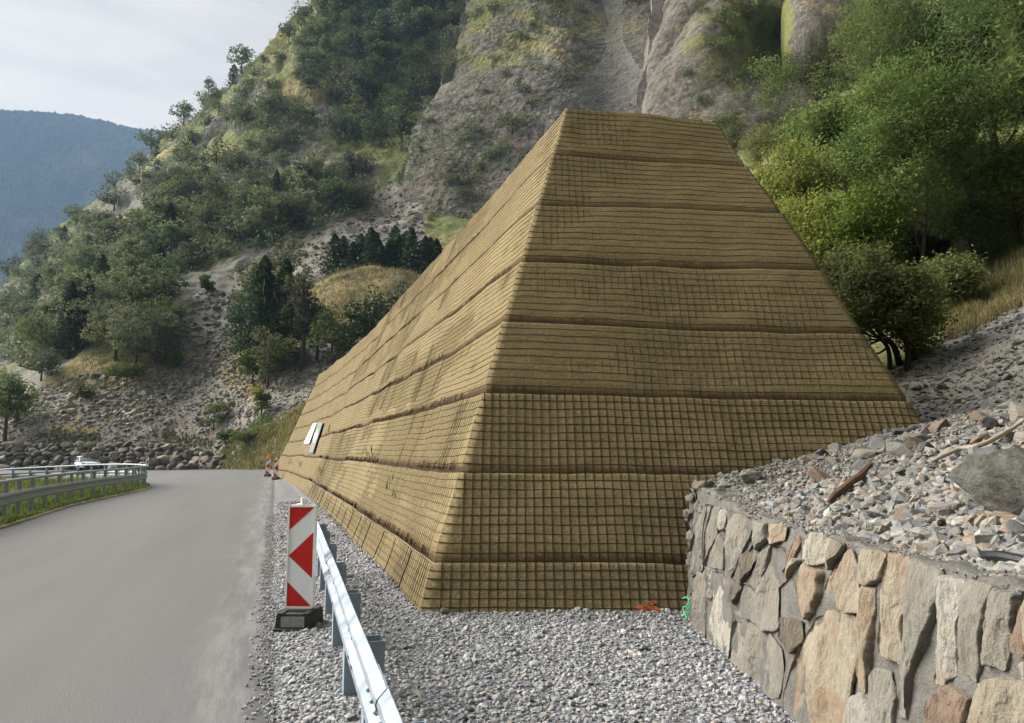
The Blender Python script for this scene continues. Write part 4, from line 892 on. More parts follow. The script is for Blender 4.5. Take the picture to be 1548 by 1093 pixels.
def far_crown(rs, H, R, nclump, n, leaf, base=.25, shape='round'):
    if shape == 'cone':
        t = rs.rand(n)**.75; z = H*(base*.5+(1-base*.5)*t); lay = np.floor(t*9)/9
        r = R*(1-t)**.65*np.sqrt(rs.rand(n))*(1.0-.35*((t*9) % 1)); th = rs.rand(n)*6.283; k = 1+.35*np.sin(th*3+lay*20)*np.cos(th*2+lay*31)
        cen = np.stack([r*np.cos(th)*k, r*np.sin(th)*k, z-r*.15], -1)
    else:
        cc = rs.randn(nclump, 3); cc /= np.linalg.norm(cc, axis=1, keepdims=True); cc *= rs.uniform(.35, .95, (nclump, 1)); cc[:, 2] = cc[:, 2]*.95
        cr = rs.uniform(.26, .5, nclump); k = rs.choice(nclump, n, p=cr**2/np.sum(cr**2))
        q = rs.randn(n, 3); q /= np.linalg.norm(q, axis=1, keepdims=True); q *= (.55+.45*rs.rand(n)**.5)[:, None]
        q[:, 2] = np.where(q[:, 2] < -.35, q[:, 2]*.5, q[:, 2])
        cen = (cc[k]+q*cr[k][:, None])*np.array([R, R, H*(1-base)*.52])+np.array([0, 0, H*(base+(1-base)*.5)])
    V, F = leaf_quads(cen, leaf, leaf*.75, rs, .45)
    return V, F, crown_tint(cen, rs, 2.2/R)
def far_trunk(rs, H, R, shape):
    m = MB(); p = np.array([[0, 0, -H*.08], [.02*H*rs.randn()*.5, 0, H*.3], [.03*H*rs.randn(), .02*H*rs.randn(), H*.9]]); m.tube(p, [H*.028, H*.02, H*.006], 5)
    for i in range(5):
        th = rs.rand()*6.28; z0 = H*rs.uniform(.25, .55); m.tube([[0, 0, z0], [math.cos(th)*R*.6, math.sin(th)*R*.6, z0+H*.22]], [H*.011, H*.004], 4)
    return np.array(m.v), m.f
rs = np.random.RandomState(101)
def one_mesh_tree(rs, H, R, n, leaf, shape, lm, bk='bark'):
    V, F, t = far_crown(rs, H, R, rs.randint(11, 18), n, leaf, .2, shape); Vt, Ft = far_trunk(rs, H, R, shape)
    o = mesh_np('far_tree', np.concatenate([V, Vt]), [tuple(f) for f in F]+[tuple(i+len(V) for i in f) for f in Ft], [MT[lm], MT[bk]], None, False, {'tint': np.concatenate([t, np.zeros(len(Vt))])}, matidx=[0]*len(F)+[1]*len(Ft))
    me = o.data; bpy.data.objects.remove(o); return me
PB = [one_mesh_tree(rs, 1, rs.uniform(.38, .55), 620, .075, 'round', 'leaf_hill') for _ in range(7)]
PC = [one_mesh_tree(rs, 1, rs.uniform(.27, .34), 640, .075, 'cone', 'leaf_pine') for _ in range(4)]
PS = [one_mesh_tree(rs, 1, rs.uniform(.6, .8), 420, .1, 'round', 'leaf_hill') for _ in range(5)]
def put_tree(name, me, p, H, label, cat, group=None, sx=1.0):
    o = bpy.data.objects.new(name, me); C.objects.link(o); o.location = [float(q) for q in p]; o.scale = (H*sx, H*sx, H); o.rotation_euler = (0, 0, rs.rand()*6.28); return tag(o, label, cat, group)
# trees of the wooded mountainside
bm_hill = bare_mask(hill, [fan_poly, chute], 4, .1)
open_ = bare_mask(hill, [[(270, 250), (350, 190), (380, 215), (330, 260)], [(160, 330), (215, 300), (230, 330), (180, 370)], [(400, 130), (440, 90), (450, 130), (420, 160)], [(430, 235), (490, 220), (500, 250), (450, 260)], [(90, 470), (150, 420), (180, 400), (190, 420), (130, 480)]], 6, .1)
ok = ((bm_hill < .5) & (open_ < .5) & ~inpoly(hill.px, hill.py, [(440, 350), (520, 345), (560, 320), (700, 300), (700, 520), (440, 520)]) & ~inpoly(hill.px, hill.py, [(250, 440), (300, 402), (420, 372), (440, 420), (360, 470), (330, 545), (255, 545)]) & (hill.px > -30) & (hill.px < 690) & (hill.py > -30) & (hill.py < 545) & (hill.t > 100) & (up_hill+0*hill.px < 7.04)).ravel()
Wf = hill.W.reshape(-1, 3); pxf, pyf, tf = hill.px.ravel(), hill.py.ravel(), hill.t.ravel()
vis = ok & ~((pxf > crag.px[:, 2].min()) & (pxf > np.interp(pyf, [-60, 20, 95, 170, 240, 310, 380, 470], [735, 720, 705, 668, 642, 640, 668, 690])))
dens = np.clip(fbm(Wf*.03+60, 3)*1.6+.85, .15, 1)
idx = np.where(vis)[0]; area = np.linalg.norm(np.cross(np.gradient(np.stack([hill.px, hill.py], -1), axis=0), np.gradient(np.stack([hill.px, hill.py], -1), axis=1))[..., None], axis=2).ravel()
pr = area[idx]*dens[idx]; pr /= pr.sum(); got = []; nb_ = npn = 0
for i in rs.choice(idx, 9000, p=pr):
    if len(got) >= 310: break
    if any((pxf[i]-a)**2/1.0+(pyf[i]-b)**2/.6 < 13.5**2 for a, b in got): continue
    got.append((pxf[i], pyf[i])); H = rs.uniform(4.2, 9.2)*np.interp(tf[i], [110, 200, 330], [.95, 1.0, 1.25])
    if npn < 22 and rs.rand() < .07:
        npn += 1; put_tree('pine_tree', PC[rs.randint(4)], Wf[i], H*1.15, 'dark narrow conifer among the trees of the wooded mountainside', 'tree', 'conifers on the wooded mountainside', 1.15)
    else: put_tree('broadleaf_tree', PB[rs.randint(7)], Wf[i], H, 'round-crowned green tree on the wooded mountainside', 'tree', 'broadleaf trees on the wooded mountainside', rs.uniform(.95, 1.35))
# low scrub between them
NSC = 7000; i = rs.choice(idx, NSC, p=pr); c0 = Wf[i]+rs.randn(NSC, 3)*np.array([1.2, 1.2, .2]); cen = np.repeat(c0, 22, 0)+rs.randn(NSC*22, 3)*np.array([.85, .85, .55])+np.array([0, 0, .7])
V, F = leaf_quads(cen, .55, .42, rs, .45); tag(mesh_np('scrub', V, F, MT['leaf_hill'], None, False, {'tint': crown_tint(cen, rs, .12)}), kind='stuff')
# shrubs on the crag and the cliff
def shrub_on(T, px, py, H, label, group=None, me=None, name='shrub', sx=1.0, cat='shrub'):
    p, d = T.near(px, py); return put_tree(name, me or PS[rs.randint(5)], p-np.array([0, 0, .15*H]), H, label, cat, group, sx)
gc = 'shrubs on the rocky crag above the embankment'; lc = 'dark green shrub clinging to the rocky crag above the embankment'
for px, py, H in ((735, 22, 4), (748, 26, 5), (830, 6, 5), (845, 2, 4), (815, 0, 4), (905, 4, 4), (962, 8, 6), (968, 0, 5), (700, 212, 3), (712, 200, 3), (725, 262, 3), (735, 245, 4), (748, 236, 3), (760, 222, 3), (770, 205, 4), (778, 190, 4), (795, 190, 3), (800, 165, 3), (690, 285, 3), (715, 288, 3), (700, 305, 3), (684, 160, 3), (665, 180, 3), (645, 215, 4), (640, 200, 4), (638, 232, 3), (655, 165, 3), (676, 120, 4), (690, 95, 4), (700, 60, 4), (712, 30, 4), (786, 62, 3), (806, 40, 3), (880, 20, 3), (865, 60, 2.5), (830, 110, 2.2), (770, 120, 2.4), (745, 100, 2.4), (724, 140, 2.4), (790, 142, 2.6), (630, 290, 3), (646, 345, 3)):
    shrub_on(crag, px+rs.randn()*3, py+rs.randn()*3, H*rs.uniform(.8, 1.15), lc, gc, sx=rs.uniform(.9, 1.3))
gl = 'shrubs on the grassy ledges of the cliff'; ll = 'small shrub on a grassy ledge of the cliff'
for px, py, H in ((1100, 40, 2.6), (1112, 60, 2.2), (1090, 75, 2), (1130, 30, 2.4), (1145, 48, 2), (1150, 20, 2.4), (1170, 26, 2.2), (1186, 10, 2.4), (1120, 10, 2.6), (1105, 5, 2), (1175, 60, 1.6), (1065, 22, 1.6), (1030, 120, 1.3), (1120, 118, 1.5), (1105, 128, 1.4), (1150, 112, 1.2), (1060, 165, 1.4), (1200, 105, 1.5), (1215, 112, 1.5)):
    shrub_on(cliff, px+rs.randn()*3, py+rs.randn()*3, H, ll, gl)

# ---- trees with trunk and crown of their own
def limbs_tree(rs, H, crc, crr, nat, trunk_r, nl=7, lean=(0, 0), noise=1.0, stems=1):
    crc = np.array(crc, float); crr = np.array(crr, float)
    A = []
    while len(A) < nat:
        q = rs.randn(3); q *= rs.rand()**.38/np.linalg.norm(q); p = crc+q*crr
        if vnoise((p*noise/crr.mean()*2.6+37)[None])[0] > -.02-.3*(1-np.linalg.norm(q)): A.append(p)
    A = np.array(A); m = MB()
    ends = A[rs.choice(nat, nl, replace=False)]; paths = []
    for s_ in range(stems):
        b = np.array([rs.randn()*.12*(stems > 1), rs.randn()*.12*(stems > 1), -.25]); top = crc+np.array([rs.randn()*.2, rs.randn()*.2, crr[2]*.55])*np.array([crr[0]*.5, crr[1]*.5, 1])
        tr = cr_interp(np.array([b, b*.5+np.array([lean[0]*.3, lean[1]*.3, H*.22]), (b+top)*.5+np.array([rs.randn()*.03*H, rs.randn()*.03*H, 0]), top]), 16)
        tr += np.stack([fbm(tr*1.3+s_*9, 2)*.03*H, fbm(tr*1.3+7+s_, 2)*.03*H, 0*tr[:, 0]], -1)*np.linspace(0, 1, 16)[:, None]
        m.tube(tr, trunk_r*np.linspace(1, .22, 16)*(1 if s_ == 0 else .75), 7); paths.append(tr)
    for e in ends:
        tr = paths[rs.randint(stems)]; k = int(np.clip(np.argmin(np.linalg.norm(tr-e, axis=1))-rs.randint(2, 6), 3, 13)); s0 = tr[k]
        mid = (s0+e)/2+np.array([0, 0, -.08*H*rs.rand()])+rs.randn(3)*.04*H; pa = cr_interp(np.array([s0, mid, e]), 9)
        m.tube(pa, trunk_r*(1-k/20)*np.linspace(.5, .12, 9), 5); paths.append(pa)
    allp = np.concatenate(paths[stems:]+[p[7:] for p in paths[:stems]])
    for a_ in A:
        j = np.argmin(np.linalg.norm(allp-a_, axis=1)+.3*np.maximum(0, allp[:, 2]-a_[2])); s0 = allp[j]
        m.tube(cr_interp(np.array([s0, (s0+a_)/2+rs.randn(3)*.04, a_]), 4), np.linspace(max(.009, trunk_r*.16), max(.004, trunk_r*.05), 4), 3)
    return m, A
def near_tree(name, base, H, crc, crr, label, cat='tree', nat=120, per=60, L=.14, Wd=.06, sig=.2, lm='leaf_near', bk='bark', tr=.07, nl=8, lean=(0, 0), droop=.2, stems=1, seed=1, group=None, up=.4):
    r = np.random.RandomState(seed); e = empty(name, base, label, cat, group)
    m, A = limbs_tree(r, H, crc, crr, nat, tr, nl, lean, 1.0, stems); m.build('trunk', MT[bk], e, True)
    k = np.repeat(np.arange(nat), per); cen = A[k]+r.randn(len(k), 3)*sig*np.array([1, 1, .75])
    V, F = leaf_quads(cen, L, Wd, r, up, droop); mesh_np('crown', V, F, MT[lm], e, False, {'tint': crown_tint(cen, r, 1.1/np.mean(crr)*1.4)}); return e
def pxsize(t, n): return n*t/FPX
def slope_tree(px, py, toppy, cx, cy, rx_, ry_, label, seed, T=None, **kw):
    T = T or slope; p, d = T.near(px, py); t = float(project(p)[2]); pc = P(cx, cy, t); H = float(P(cx, toppy, t)[2]-p[2])
    return near_tree(kw.pop('name', 'broadleaf_tree'), p, H, pc-p, (pxsize(t, rx_), pxsize(t, rx_)*.9, pxsize(t, ry_)), label, seed=seed, lean=tuple((pc-p)[:2]*.3), **kw)
slope_tree(1403, 452, 90, 1383, 205, 112, 122, 'feathery light green ash tree with a slim pale trunk beside the embankment', 11, nat=300, per=84, L=.12, Wd=.034, sig=.17, lm='leaf_near', bk='bark', tr=.06, nl=12, droop=.45, name='ash_tree')
slope_tree(1356, 550, 380, 1290, 455, 62, 85, 'dark stemmed bushy tree leaning against the embankment edge', 12, nat=210, per=60, L=.075, Wd=.045, sig=.13, lm='leaf_near', bk='bark_dark', tr=.07, nl=9, stems=2)
slope_tree(1378, 548, 395, 1372, 468, 50, 72, 'small dark tree with blackish trunk at the foot of the scree', 13, nat=150, per=56, L=.075, Wd=.045, sig=.13, lm='leaf_bush', bk='bark_dark', tr=.08, nl=8, stems=3)
slope_tree(1300, 470, 270, 1222, 365, 72, 75, 'airy light green tree whose branches hang over the embankment edge', 31, nat=190, per=56, L=.085, Wd=.05, sig=.16, lm='leaf_yellow', bk='bark_dark', tr=.06, nl=10)
slope_tree(1340, 480, 290, 1300, 360, 62, 80, 'slender mid green tree between the ash and the hanging branches', 32, nat=180, per=56, L=.085, Wd=.05, sig=.16, lm='leaf_near', bk='bark', tr=.06, nl=10)
slope_tree(1250, 440, 225, 1205, 295, 78, 75, 'yellow-green leafy tree showing past the upper embankment edge', 14, nat=200, per=64, L=.095, Wd=.055, sig=.2, lm='leaf_yellow', bk='bark_dark', tr=.09, nl=9)
slope_tree(1290, 330, 150, 1250, 215, 62, 70, 'mid green tree above the yellow-green tree near the cliff', 15, nat=150, per=70, L=.13, Wd=.08, sig=.24, lm='leaf_bush', bk='bark', tr=.1, nl=9)
slope_tree(1300, 215, 95, 1185, 125, 70, 34, 'sparse grey-limbed tree leaning left over the cliff foot', 16, nat=95, per=34, L=.15, Wd=.1, sig=.3, lm='leaf_larch', bk='bark_pale', tr=.12, nl=8)
slope_tree(1110, 250, 150, 1102, 195, 30, 30, 'round bush just behind the right end of the embankment crest', 17, nat=80, per=60, L=.12, Wd=.08, sig=.2, lm='leaf_yellow', bk='bark_dark', tr=.06, nl=6, name='bush', cat='bush')
slope_tree(1150, 290, 180, 1148, 225, 34, 34, 'pale bush behind the embankment edge below its crest', 18, nat=80, per=60, L=.12, Wd=.08, sig=.2, lm='leaf_bush', bk='bark_dark', tr=.06, nl=6, name='bush', cat='bush')
slope_tree(1068, 215, 155, 1072, 172, 14, 14, 'tiny yellow-green bush on the rock just above the embankment crest', 19, nat=40, per=40, L=.14, Wd=.09, sig=.14, lm='leaf_yellow', bk='bark_dark', tr=.04, nl=4, name='bush', cat='bush')
slope_tree(1495, 402, 325, 1494, 362, 26, 34, 'small dense pine sapling on the slope at the right', 20, nat=70, per=80, L=.1, Wd=.018, sig=.12, lm='leaf_pine', bk='bark', tr=.04, nl=5, name='pine_sapling', up=.7)
slope_tree(1410, 300, -40, 1400, 85, 95, 110, 'tall dark larch behind the ash tree', 21, nat=300, per=90, L=.19, Wd=.03, sig=.4, lm='leaf_larch', bk='bark_dark', tr=.16, nl=14, droop=.5, name='larch_tree')
slope_tree(1512, 300, -90, 1500, 60, 85, 150, 'tallest dark larch at the upper right of the slope', 22, nat=300, per=90, L=.18, Wd=.028, sig=.4, lm='leaf_larch', bk='bark_dark', tr=.16, nl=14, droop=.5, name='larch_tree')
slope_tree(1345, 195, -60, 1330, 50, 62, 90, 'larch standing beside the dark rock outcrop', 23, nat=200, per=80, L=.24, Wd=.045, sig=.45, lm='leaf_larch', bk='bark_dark', tr=.16, nl=11, droop=.5, name='larch_tree')
slope_tree(1470, 395, 225, 1462, 300, 60, 66, 'shaded bushy tree to the right of the ash trunk', 24, nat=180, per=70, L=.085, Wd=.04, sig=.2, lm='leaf_bush', bk='bark_dark', tr=.08, nl=9)
slope_tree(1545, 380, 190, 1545, 270, 52, 70, 'dense green tree at the right edge above the dry grass', 25, nat=180, per=70, L=.09, Wd=.035, sig=.2, lm='leaf_larch', bk='bark_dark', tr=.08, nl=9)
slope_tree(1330, 430, 270, 1318, 340, 58, 62, 'leafy tree between the ash and the embankment edge', 26, nat=190, per=60, L=.08, Wd=.045, sig=.17, lm='leaf_bush', bk='bark_dark', tr=.09, nl=9)
slope_tree(1450, 470, 385, 1440, 420, 36, 30, 'low dark shrub at the foot of the ash trunk', 27, nat=70, per=64, L=.08, Wd=.05, sig=.14, lm='leaf_bush', bk='bark_dark', tr=.03, nl=5, name='shrub', cat='shrub')
slope_tree(1660, 380, -60, 1598, 60, 72, 85, 'bright green ash tree reaching in from the right edge of the photo', 28, nat=200, per=80, L=.2, Wd=.06, sig=.2, lm='leaf_near', bk='bark', tr=.09, nl=9, droop=.4, name='ash_tree')
slope_tree(1230, 160, 75, 1262, 120, 34, 36, 'thin green tree under the dark rock outcrop', 29, nat=80, per=50, L=.2, Wd=.12, sig=.3, lm='leaf_larch', bk='bark', tr=.08, nl=7, T=cliff)
for i, (px, py) in enumerate(((1390, 395), (1425, 360), (1520, 340), (1545, 345), (1350, 330), (1300, 290), (1440, 250), (1540, 180), (1380, 200), (1270, 260), (1480, 180), (1200, 240), (1170, 340), (1410, 130))):
    p, d = slope.near(px, py); t = float(project(p)[2]); R = pxsize(t, 40)
    near_tree('shrub', p, R*1.6, (0, 0, R*.75), (R, R*.9, R*.75), 'leafy green shrub in the undergrowth of the right slope', 'shrub', 70, 54, .1+.004*t, .07, R*.22, ('leaf_bush', 'leaf_larch')[i % 2], 'bark_dark', .03, 6, seed=60+i, group='undergrowth shrubs on the right slope')
# ---- trees at the foot of the far fan
def mid_tree(px, py, H, R, shape, label, name, n=3200, leaf=.3, lm='leaf_hill', T=None, seed=0, group=None, bk='bark', cat='tree', base=.16):
    T = T or hill; r = np.random.RandomState(seed); p, d = T.near(px, py); e = empty(name, p, label, cat, group)
    V, F, t = far_crown(r, H, R, r.randint(16, 26), n, leaf, base, shape); Vt, Ft = far_trunk(r, H, R, shape)
    mesh_np('trunk', Vt, Ft, MT[bk], e, True); mesh_np('crown', V, F, MT[lm], e, False, {'tint': t}); return e
MID = [(394, 565, 14.5, 4.3, 'cone', 'tall dark spruce standing in the middle of the scree fan', 'spruce_tree', 'leaf_pine'), (428, 560, 13.5, 3.4, 'cone', 'second dark spruce close behind the tall one on the fan', 'spruce_tree', 'leaf_pine'),
 (372, 555, 9.5, 3.4, 'round', 'dark bushy tree on the left flank of the fan spruces', 'broadleaf_tree', 'leaf_pine'), (455, 560, 12.5, 2.1, 'round', 'tall thin tree with bare stems right of the fan spruces', 'broadleaf_tree', 'leaf_hill'), (478, 545, 8, 2.2, 'round', 'open-crowned tree below the grassy mound', 'broadleaf_tree', 'leaf_hill'),
 (405, 590, 6.5, 2.5, 'round', 'pale drooping birch in front of the fan spruces', 'birch_tree', 'leaf_larch'), (382, 580, 4, 1.9, 'round', 'small pale birch sapling at the fan spruces', 'birch_tree', 'leaf_larch'),
 (503, 560, 7.6, 3.0, 'round', 'bright yellow-green bush behind the far end of the embankment', 'bush', 'leaf_yellow'), (552, 560, 9.4, 2.4, 'round', 'dark pine leaning over the embankment below the mound', 'broadleaf_tree', 'leaf_pine'), (590, 535, 8.6, 2.4, 'round', 'dark pine against the grassy mound beside the embankment', 'broadleaf_tree', 'leaf_pine'),
 (103, 540, 10.5, 3.0, 'cone', 'dark pine standing at the left of the scree fan', 'pine_tree', 'leaf_pine'), (126, 525, 10.5, 2.6, 'cone', 'dark twin pine with a rounded tip at the left woods', 'pine_tree', 'leaf_pine'), (66, 555, 7.5, 3.3, 'round', 'green tree left of the dark twin pines', 'broadleaf_tree', 'leaf_hill'), (35, 560, 7, 3, 'round', 'round green tree behind the left edge birch', 'broadleaf_tree', 'leaf_hill'),
 (8, 665, 8.2, 2.6, 'round', 'light birch at the left edge beyond the verge', 'birch_tree', 'leaf_larch'), (25, 640, 3.4, 2.4, 'round', 'grey-green bush above the boulders at the left', 'bush', 'leaf_larch'), (62, 575, 4.5, 2.3, 'round', 'dark bush over the dry grass bank', 'bush', 'leaf_hill'),
 (175, 545, 8.6, 3.9, 'round', 'big dark green tree above the dry grass bank', 'broadleaf_tree', 'leaf_hill'), (205, 565, 8, 3.9, 'round', 'broad leafy tree at the middle of the left woods', 'broadleaf_tree', 'leaf_hill'), (235, 548, 7.5, 3.4, 'round', 'leafy tree beside the rock pile', 'broadleaf_tree', 'leaf_hill'), (250, 515, 6, 3.0, 'round', 'light green tree behind the rock pile', 'broadleaf_tree', 'leaf_larch'), (150, 520, 8, 3.6, 'round', 'shaded tree behind the big dark green one', 'broadleaf_tree', 'leaf_hill'),
 (190, 585, 3.4, 2.2, 'round', 'pale low bush under the leafy trees', 'bush', 'leaf_larch'), (255, 560, 3, 1.9, 'round', 'low pale bush at the foot of the rock pile', 'bush', 'leaf_larch'), (313, 445, 3, 1.3, 'round', 'small light sapling at the top of the rock pile', 'sapling', 'leaf_larch'), (122, 605, 2.2, 1.4, 'round', 'green bush alone on the dry scree', 'bush', 'leaf_hill'),
 (322, 650, 3.2, 2.1, 'round', 'dark shrub on top of the boulder wall', 'bush', 'leaf_hill'), (395, 628, 2.8, 1.1, 'round', 'bright green sapling on the grey scree near the embankment', 'sapling', 'leaf_yellow'), (345, 668, 1.5, 1.3, 'round', 'low green weed clump beside the boulder wall', 'bush', 'leaf_larch'), (375, 672, 1.5, 1.5, 'round', 'green weed clump beside the far beacons', 'bush', 'leaf_larch'),
 (506, 322, 6.5, 4.4, 'round', 'broad light green tree at the top of the scree chute', 'broadleaf_tree', 'leaf_hill'), (536, 318, 5.5, 3.8, 'round', 'wide tree at the right top of the scree chute', 'broadleaf_tree', 'leaf_hill'), (440, 340, 6, 3.4, 'round', 'green tree left of the scree chute', 'broadleaf_tree', 'leaf_hill')]
for i, (px, py, H, R, sh, lb, nm, lm) in enumerate(MID):
    mid_tree(px, py, H, R, sh, lb, nm, int(1100+130*H*R*.8), .2+.012*H if py > 500 else .34, lm, None, 200+i, cat=('bush' if nm == 'bush' else 'tree'), base=.06 if nm == 'bush' else .14)
pr_ = [one_mesh_tree(np.random.RandomState(300+i), 1, .34, 1300, .055, 'cone', 'leaf_pine', 'bark_dark') for i in range(3)]
for i, (px, py) in enumerate(((505, 408), (518, 412), (533, 405), (545, 408), (560, 404), (574, 406), (588, 410), (600, 404), (613, 408), (625, 412), (638, 408), (650, 414), (660, 418), (568, 398), (596, 396), (622, 398), (643, 400))):
    q = P(px, py, 107+rs.rand()*4); zz = q[2]-2.4; put_tree('plantation_conifer', pr_[i % 3], (q[0], q[1], zz), 7.4*rs.uniform(.85, 1.15), 'young dark conifer in the dense row behind the grassy mound', 'tree', 'row of conifers behind the grassy mound', 1.1)
# ---- grasses
rs = np.random.RandomState(77)
def grass_obj(name, pts, h, w, m, lean=.5): V, F, t = blades(pts, h, w, rs, lean); return tag(mesh_np(name, V, F, MT[m], None, False, {'tint': t}), kind='stuff')
n = 30000; y = 10+33*rs.rand(n)**.9; d = rs.rand(n)**1.8*9; x = ledge(y)-.05-d
hgt = np.clip(.2+.25*fbm(np.stack([x*.5, y*.5, 0*x], -1), 3)+.12*(d > .6), .07, .6)*np.interp(d, [0, .3, .8], [.3, .6, 1])
grass_obj('verge_grass', np.stack([x, y, zg(x, y)+.06], -1), hgt, .028, 'grass_green')
n = 5000; y = 14+28*rs.rand(n); x = ledge(y)-1-rs.rand(n)*8; k = fbm(np.stack([x*.25, y*.25, 0*x], -1), 2) > .12
grass_obj('verge_dry_grass', np.stack([x, y, zg(x, y)+.06], -1)[k], .5, .03, 'grass_dry')
p = on_terrain(hill, [(318, 715), (330, 690), (395, 650), (470, 610), (500, 715)], 11000, rs); grass_obj('dry_bank_grass', p, .55, .07, 'grass_dry', .9)
p = on_terrain(hill, [(318, 700), (350, 670), (400, 630), (420, 650), (380, 700)], 4000, rs); grass_obj('bank_grass', p, .5, .08, 'grass_green', .8)
p = on_terrain(hill, [(0, 690), (0, 660), (250, 655), (330, 670), (330, 690)], 1500, rs); grass_obj('weeds', p[fbm(p*.25, 2) > .05], .6, .1, 'grass_green', .8)
p = on_terrain(hill, [(60, 600), (130, 525), (190, 510), (260, 545), (330, 500), (300, 545), (200, 595)], 5000, rs); grass_obj('dry_fan_grass', p[fbm(p*.2, 3) > -.1], .5, .08, 'grass_dry', .8)
i = rs.randint(0, mound.nr*mound.nc, 16000); p = mound.W.reshape(-1, 3)[i]+rs.randn(16000, 3)*np.array([.4, .4, .02]); grass_obj('mound_grass', p, .4, .09, 'grass_dry', .8)
p = on_terrain(slope, [(1420, 520), (1480, 420), (1530, 390), (1600, 380), (1640, 420), (1540, 470), (1470, 505)], 9000, rs); grass_obj('slope_dry_grass', p[fbm(p*1.1, 2) > -.25], .26, .012, 'grass_dry', .9)
p = on_terrain(slope, [(1250, 480), (1330, 420), (1500, 350), (1600, 330), (1560, 410), (1440, 500), (1380, 520)], 9000, rs); grass_obj('slope_grass', p, .24, .014, 'grass_green', .9)
ii = rs.choice(crag.nr*crag.nc, 14000, p=(np.clip(grass_p, 0, 1)/np.clip(grass_p, 0, 1).sum()) if 'grass_p' in globals() else None); k = fbm(crag.W.reshape(-1, 3)[ii]*.08+3, 3) > .12
cen = np.repeat(crag.W.reshape(-1, 3)[ii][k], 6, 0); cen = cen+rs.randn(len(cen), 3)*.45; V, F = leaf_quads(cen, .5, .35, rs, .45); tag(mesh_np('crag_scrub', V, F, MT['leaf_hill'], None, False, {'tint': crown_tint(cen, rs, .1)}), kind='stuff')
# ------------------------------------------------------------------ guard rails
WP = [(.008, 0), (.014, .006), (.05, .042), (.056, .06), (.05, .085), (.004, .135), (-.002, .155), (.004, .175), (.05, .222), (.056, .246), (.05, .266), (.014, .304), (.008, .31)]
def sweep(path, prof_, nrm, z0, th=.004):
    """closed thin W-profile swept along a path; nrm points at the road"""
    pr2 = list(prof_)+[(d-th, z) for d, z in reversed(prof_)]; n = len(pr2); V = []
    for p, nv, zz in zip(path, nrm, z0): V += [(p[0]+nv[0]*d, p[1]+nv[1]*d, zz+z) for d, z in pr2]
    k = len(path); F = [(i*n+j, i*n+(j+1) % n, i*n+n+(j+1) % n, i*n+n+j) for i in range(k-1) for j in range(n)]+[tuple(range(n)), tuple(range((k-1)*n, k*n))]
    return np.array(V), F
def along(path, step, start=0.0):
    path = np.asarray(path, float); L = np.concatenate([[0], np.cumsum(np.linalg.norm(np.diff(path, axis=0), axis=1))]); s = np.arange(start, L[-1]+1e-6, step)
    f = lambda s_: np.stack([np.interp(s_, L, path[:, d]) for d in range(path.shape[1])], -1)
    p = f(s); d = f(np.minimum(s+.05, L[-1]))-f(np.maximum(s-.05, 0)); d /= np.linalg.norm(d, axis=1, keepdims=True); return p, d
RL = lambda y: np.array([-.40-.304*(y-2.83), y])
rail = empty('guard_rail', (*RL(6), 0), 'shiny new galvanised W-beam guard rail on the gravel beside the road', 'guard rail'); RO = np.array([*RL(6), 0])
dr = np.array([-.304, 1.0])/math.hypot(.304, 1); nr = np.array([-dr[1], dr[0]])       # nr looks at the road
def beam(y0, y1, off=0.0, name='rail_beam', dz=0.0):
    ys = np.linspace(y0, y1, 30); pa = np.array([RL(y) for y in ys]); V, F = sweep(pa+nr*off, WP, np.tile(nr, (30, 1)), np.full(30, .445+dz)+fbm(np.stack([ys*.6, 0*ys, 0*ys], -1), 2)*.006); return mesh_np(name, V-RO, F, MT['zinc'], rail, False)
beam(-3.2, 3.55); beam(3.2, 7.45, .006); beam(7.1, 10.45, .012)
for yj in (3.3, 3.45, 7.2, 7.35):
    for z in (.52, .58, .63, .68):
        b = MB(); c = RL(yj); zz = .445+.0; o_ = .054 if z in (.52, .68) else .02
        v, f = ICO[1]; b.add(v*np.array([.014, .014, .014])+np.array([*(c+nr*(o_+.008)), z])-RO, f); b.build('bolt', MT['zinc_dull'], rail, True)
for yj in (4.35, 4.55, 6.1):     # slotted bolt holes
    for z in (.52, .68):
        c = RL(yj); b = MB(); b.box(-.004, .004, -.03, .03, -.007, .007); b.xform(lambda q: np.array([*(c+nr*(.0575+q[0])+dr*q[1]), z+q[2]])-RO); b.build('slot', MT['black'], rail)
py_ = [0.2, 1.5, 2.8, 4.1, 5.42, 6.73, 8.05, 9.36, 10.2]
for i, y in enumerate(py_):
    c = RL(y); m = MB()
    pts = [(.005, -.055), (.005, .055), (-.005, .055)]
    sec = [(.004, -.07), (.004, .07), (-.1, .07), (-.1, .04), (-.094, .04), (-.094, .064), (-.003, .064), (-.003, -.064), (-.094, -.064), (-.094, -.04), (-.1, -.04), (-.1, -.07)]
    m.prism(sec, lambda a, b, d: np.array([*(c+nr*(a+.012)+dr*b), d])-RO, -.3, .735)
    m.build('post', MT['zinc_post'], rail)
    
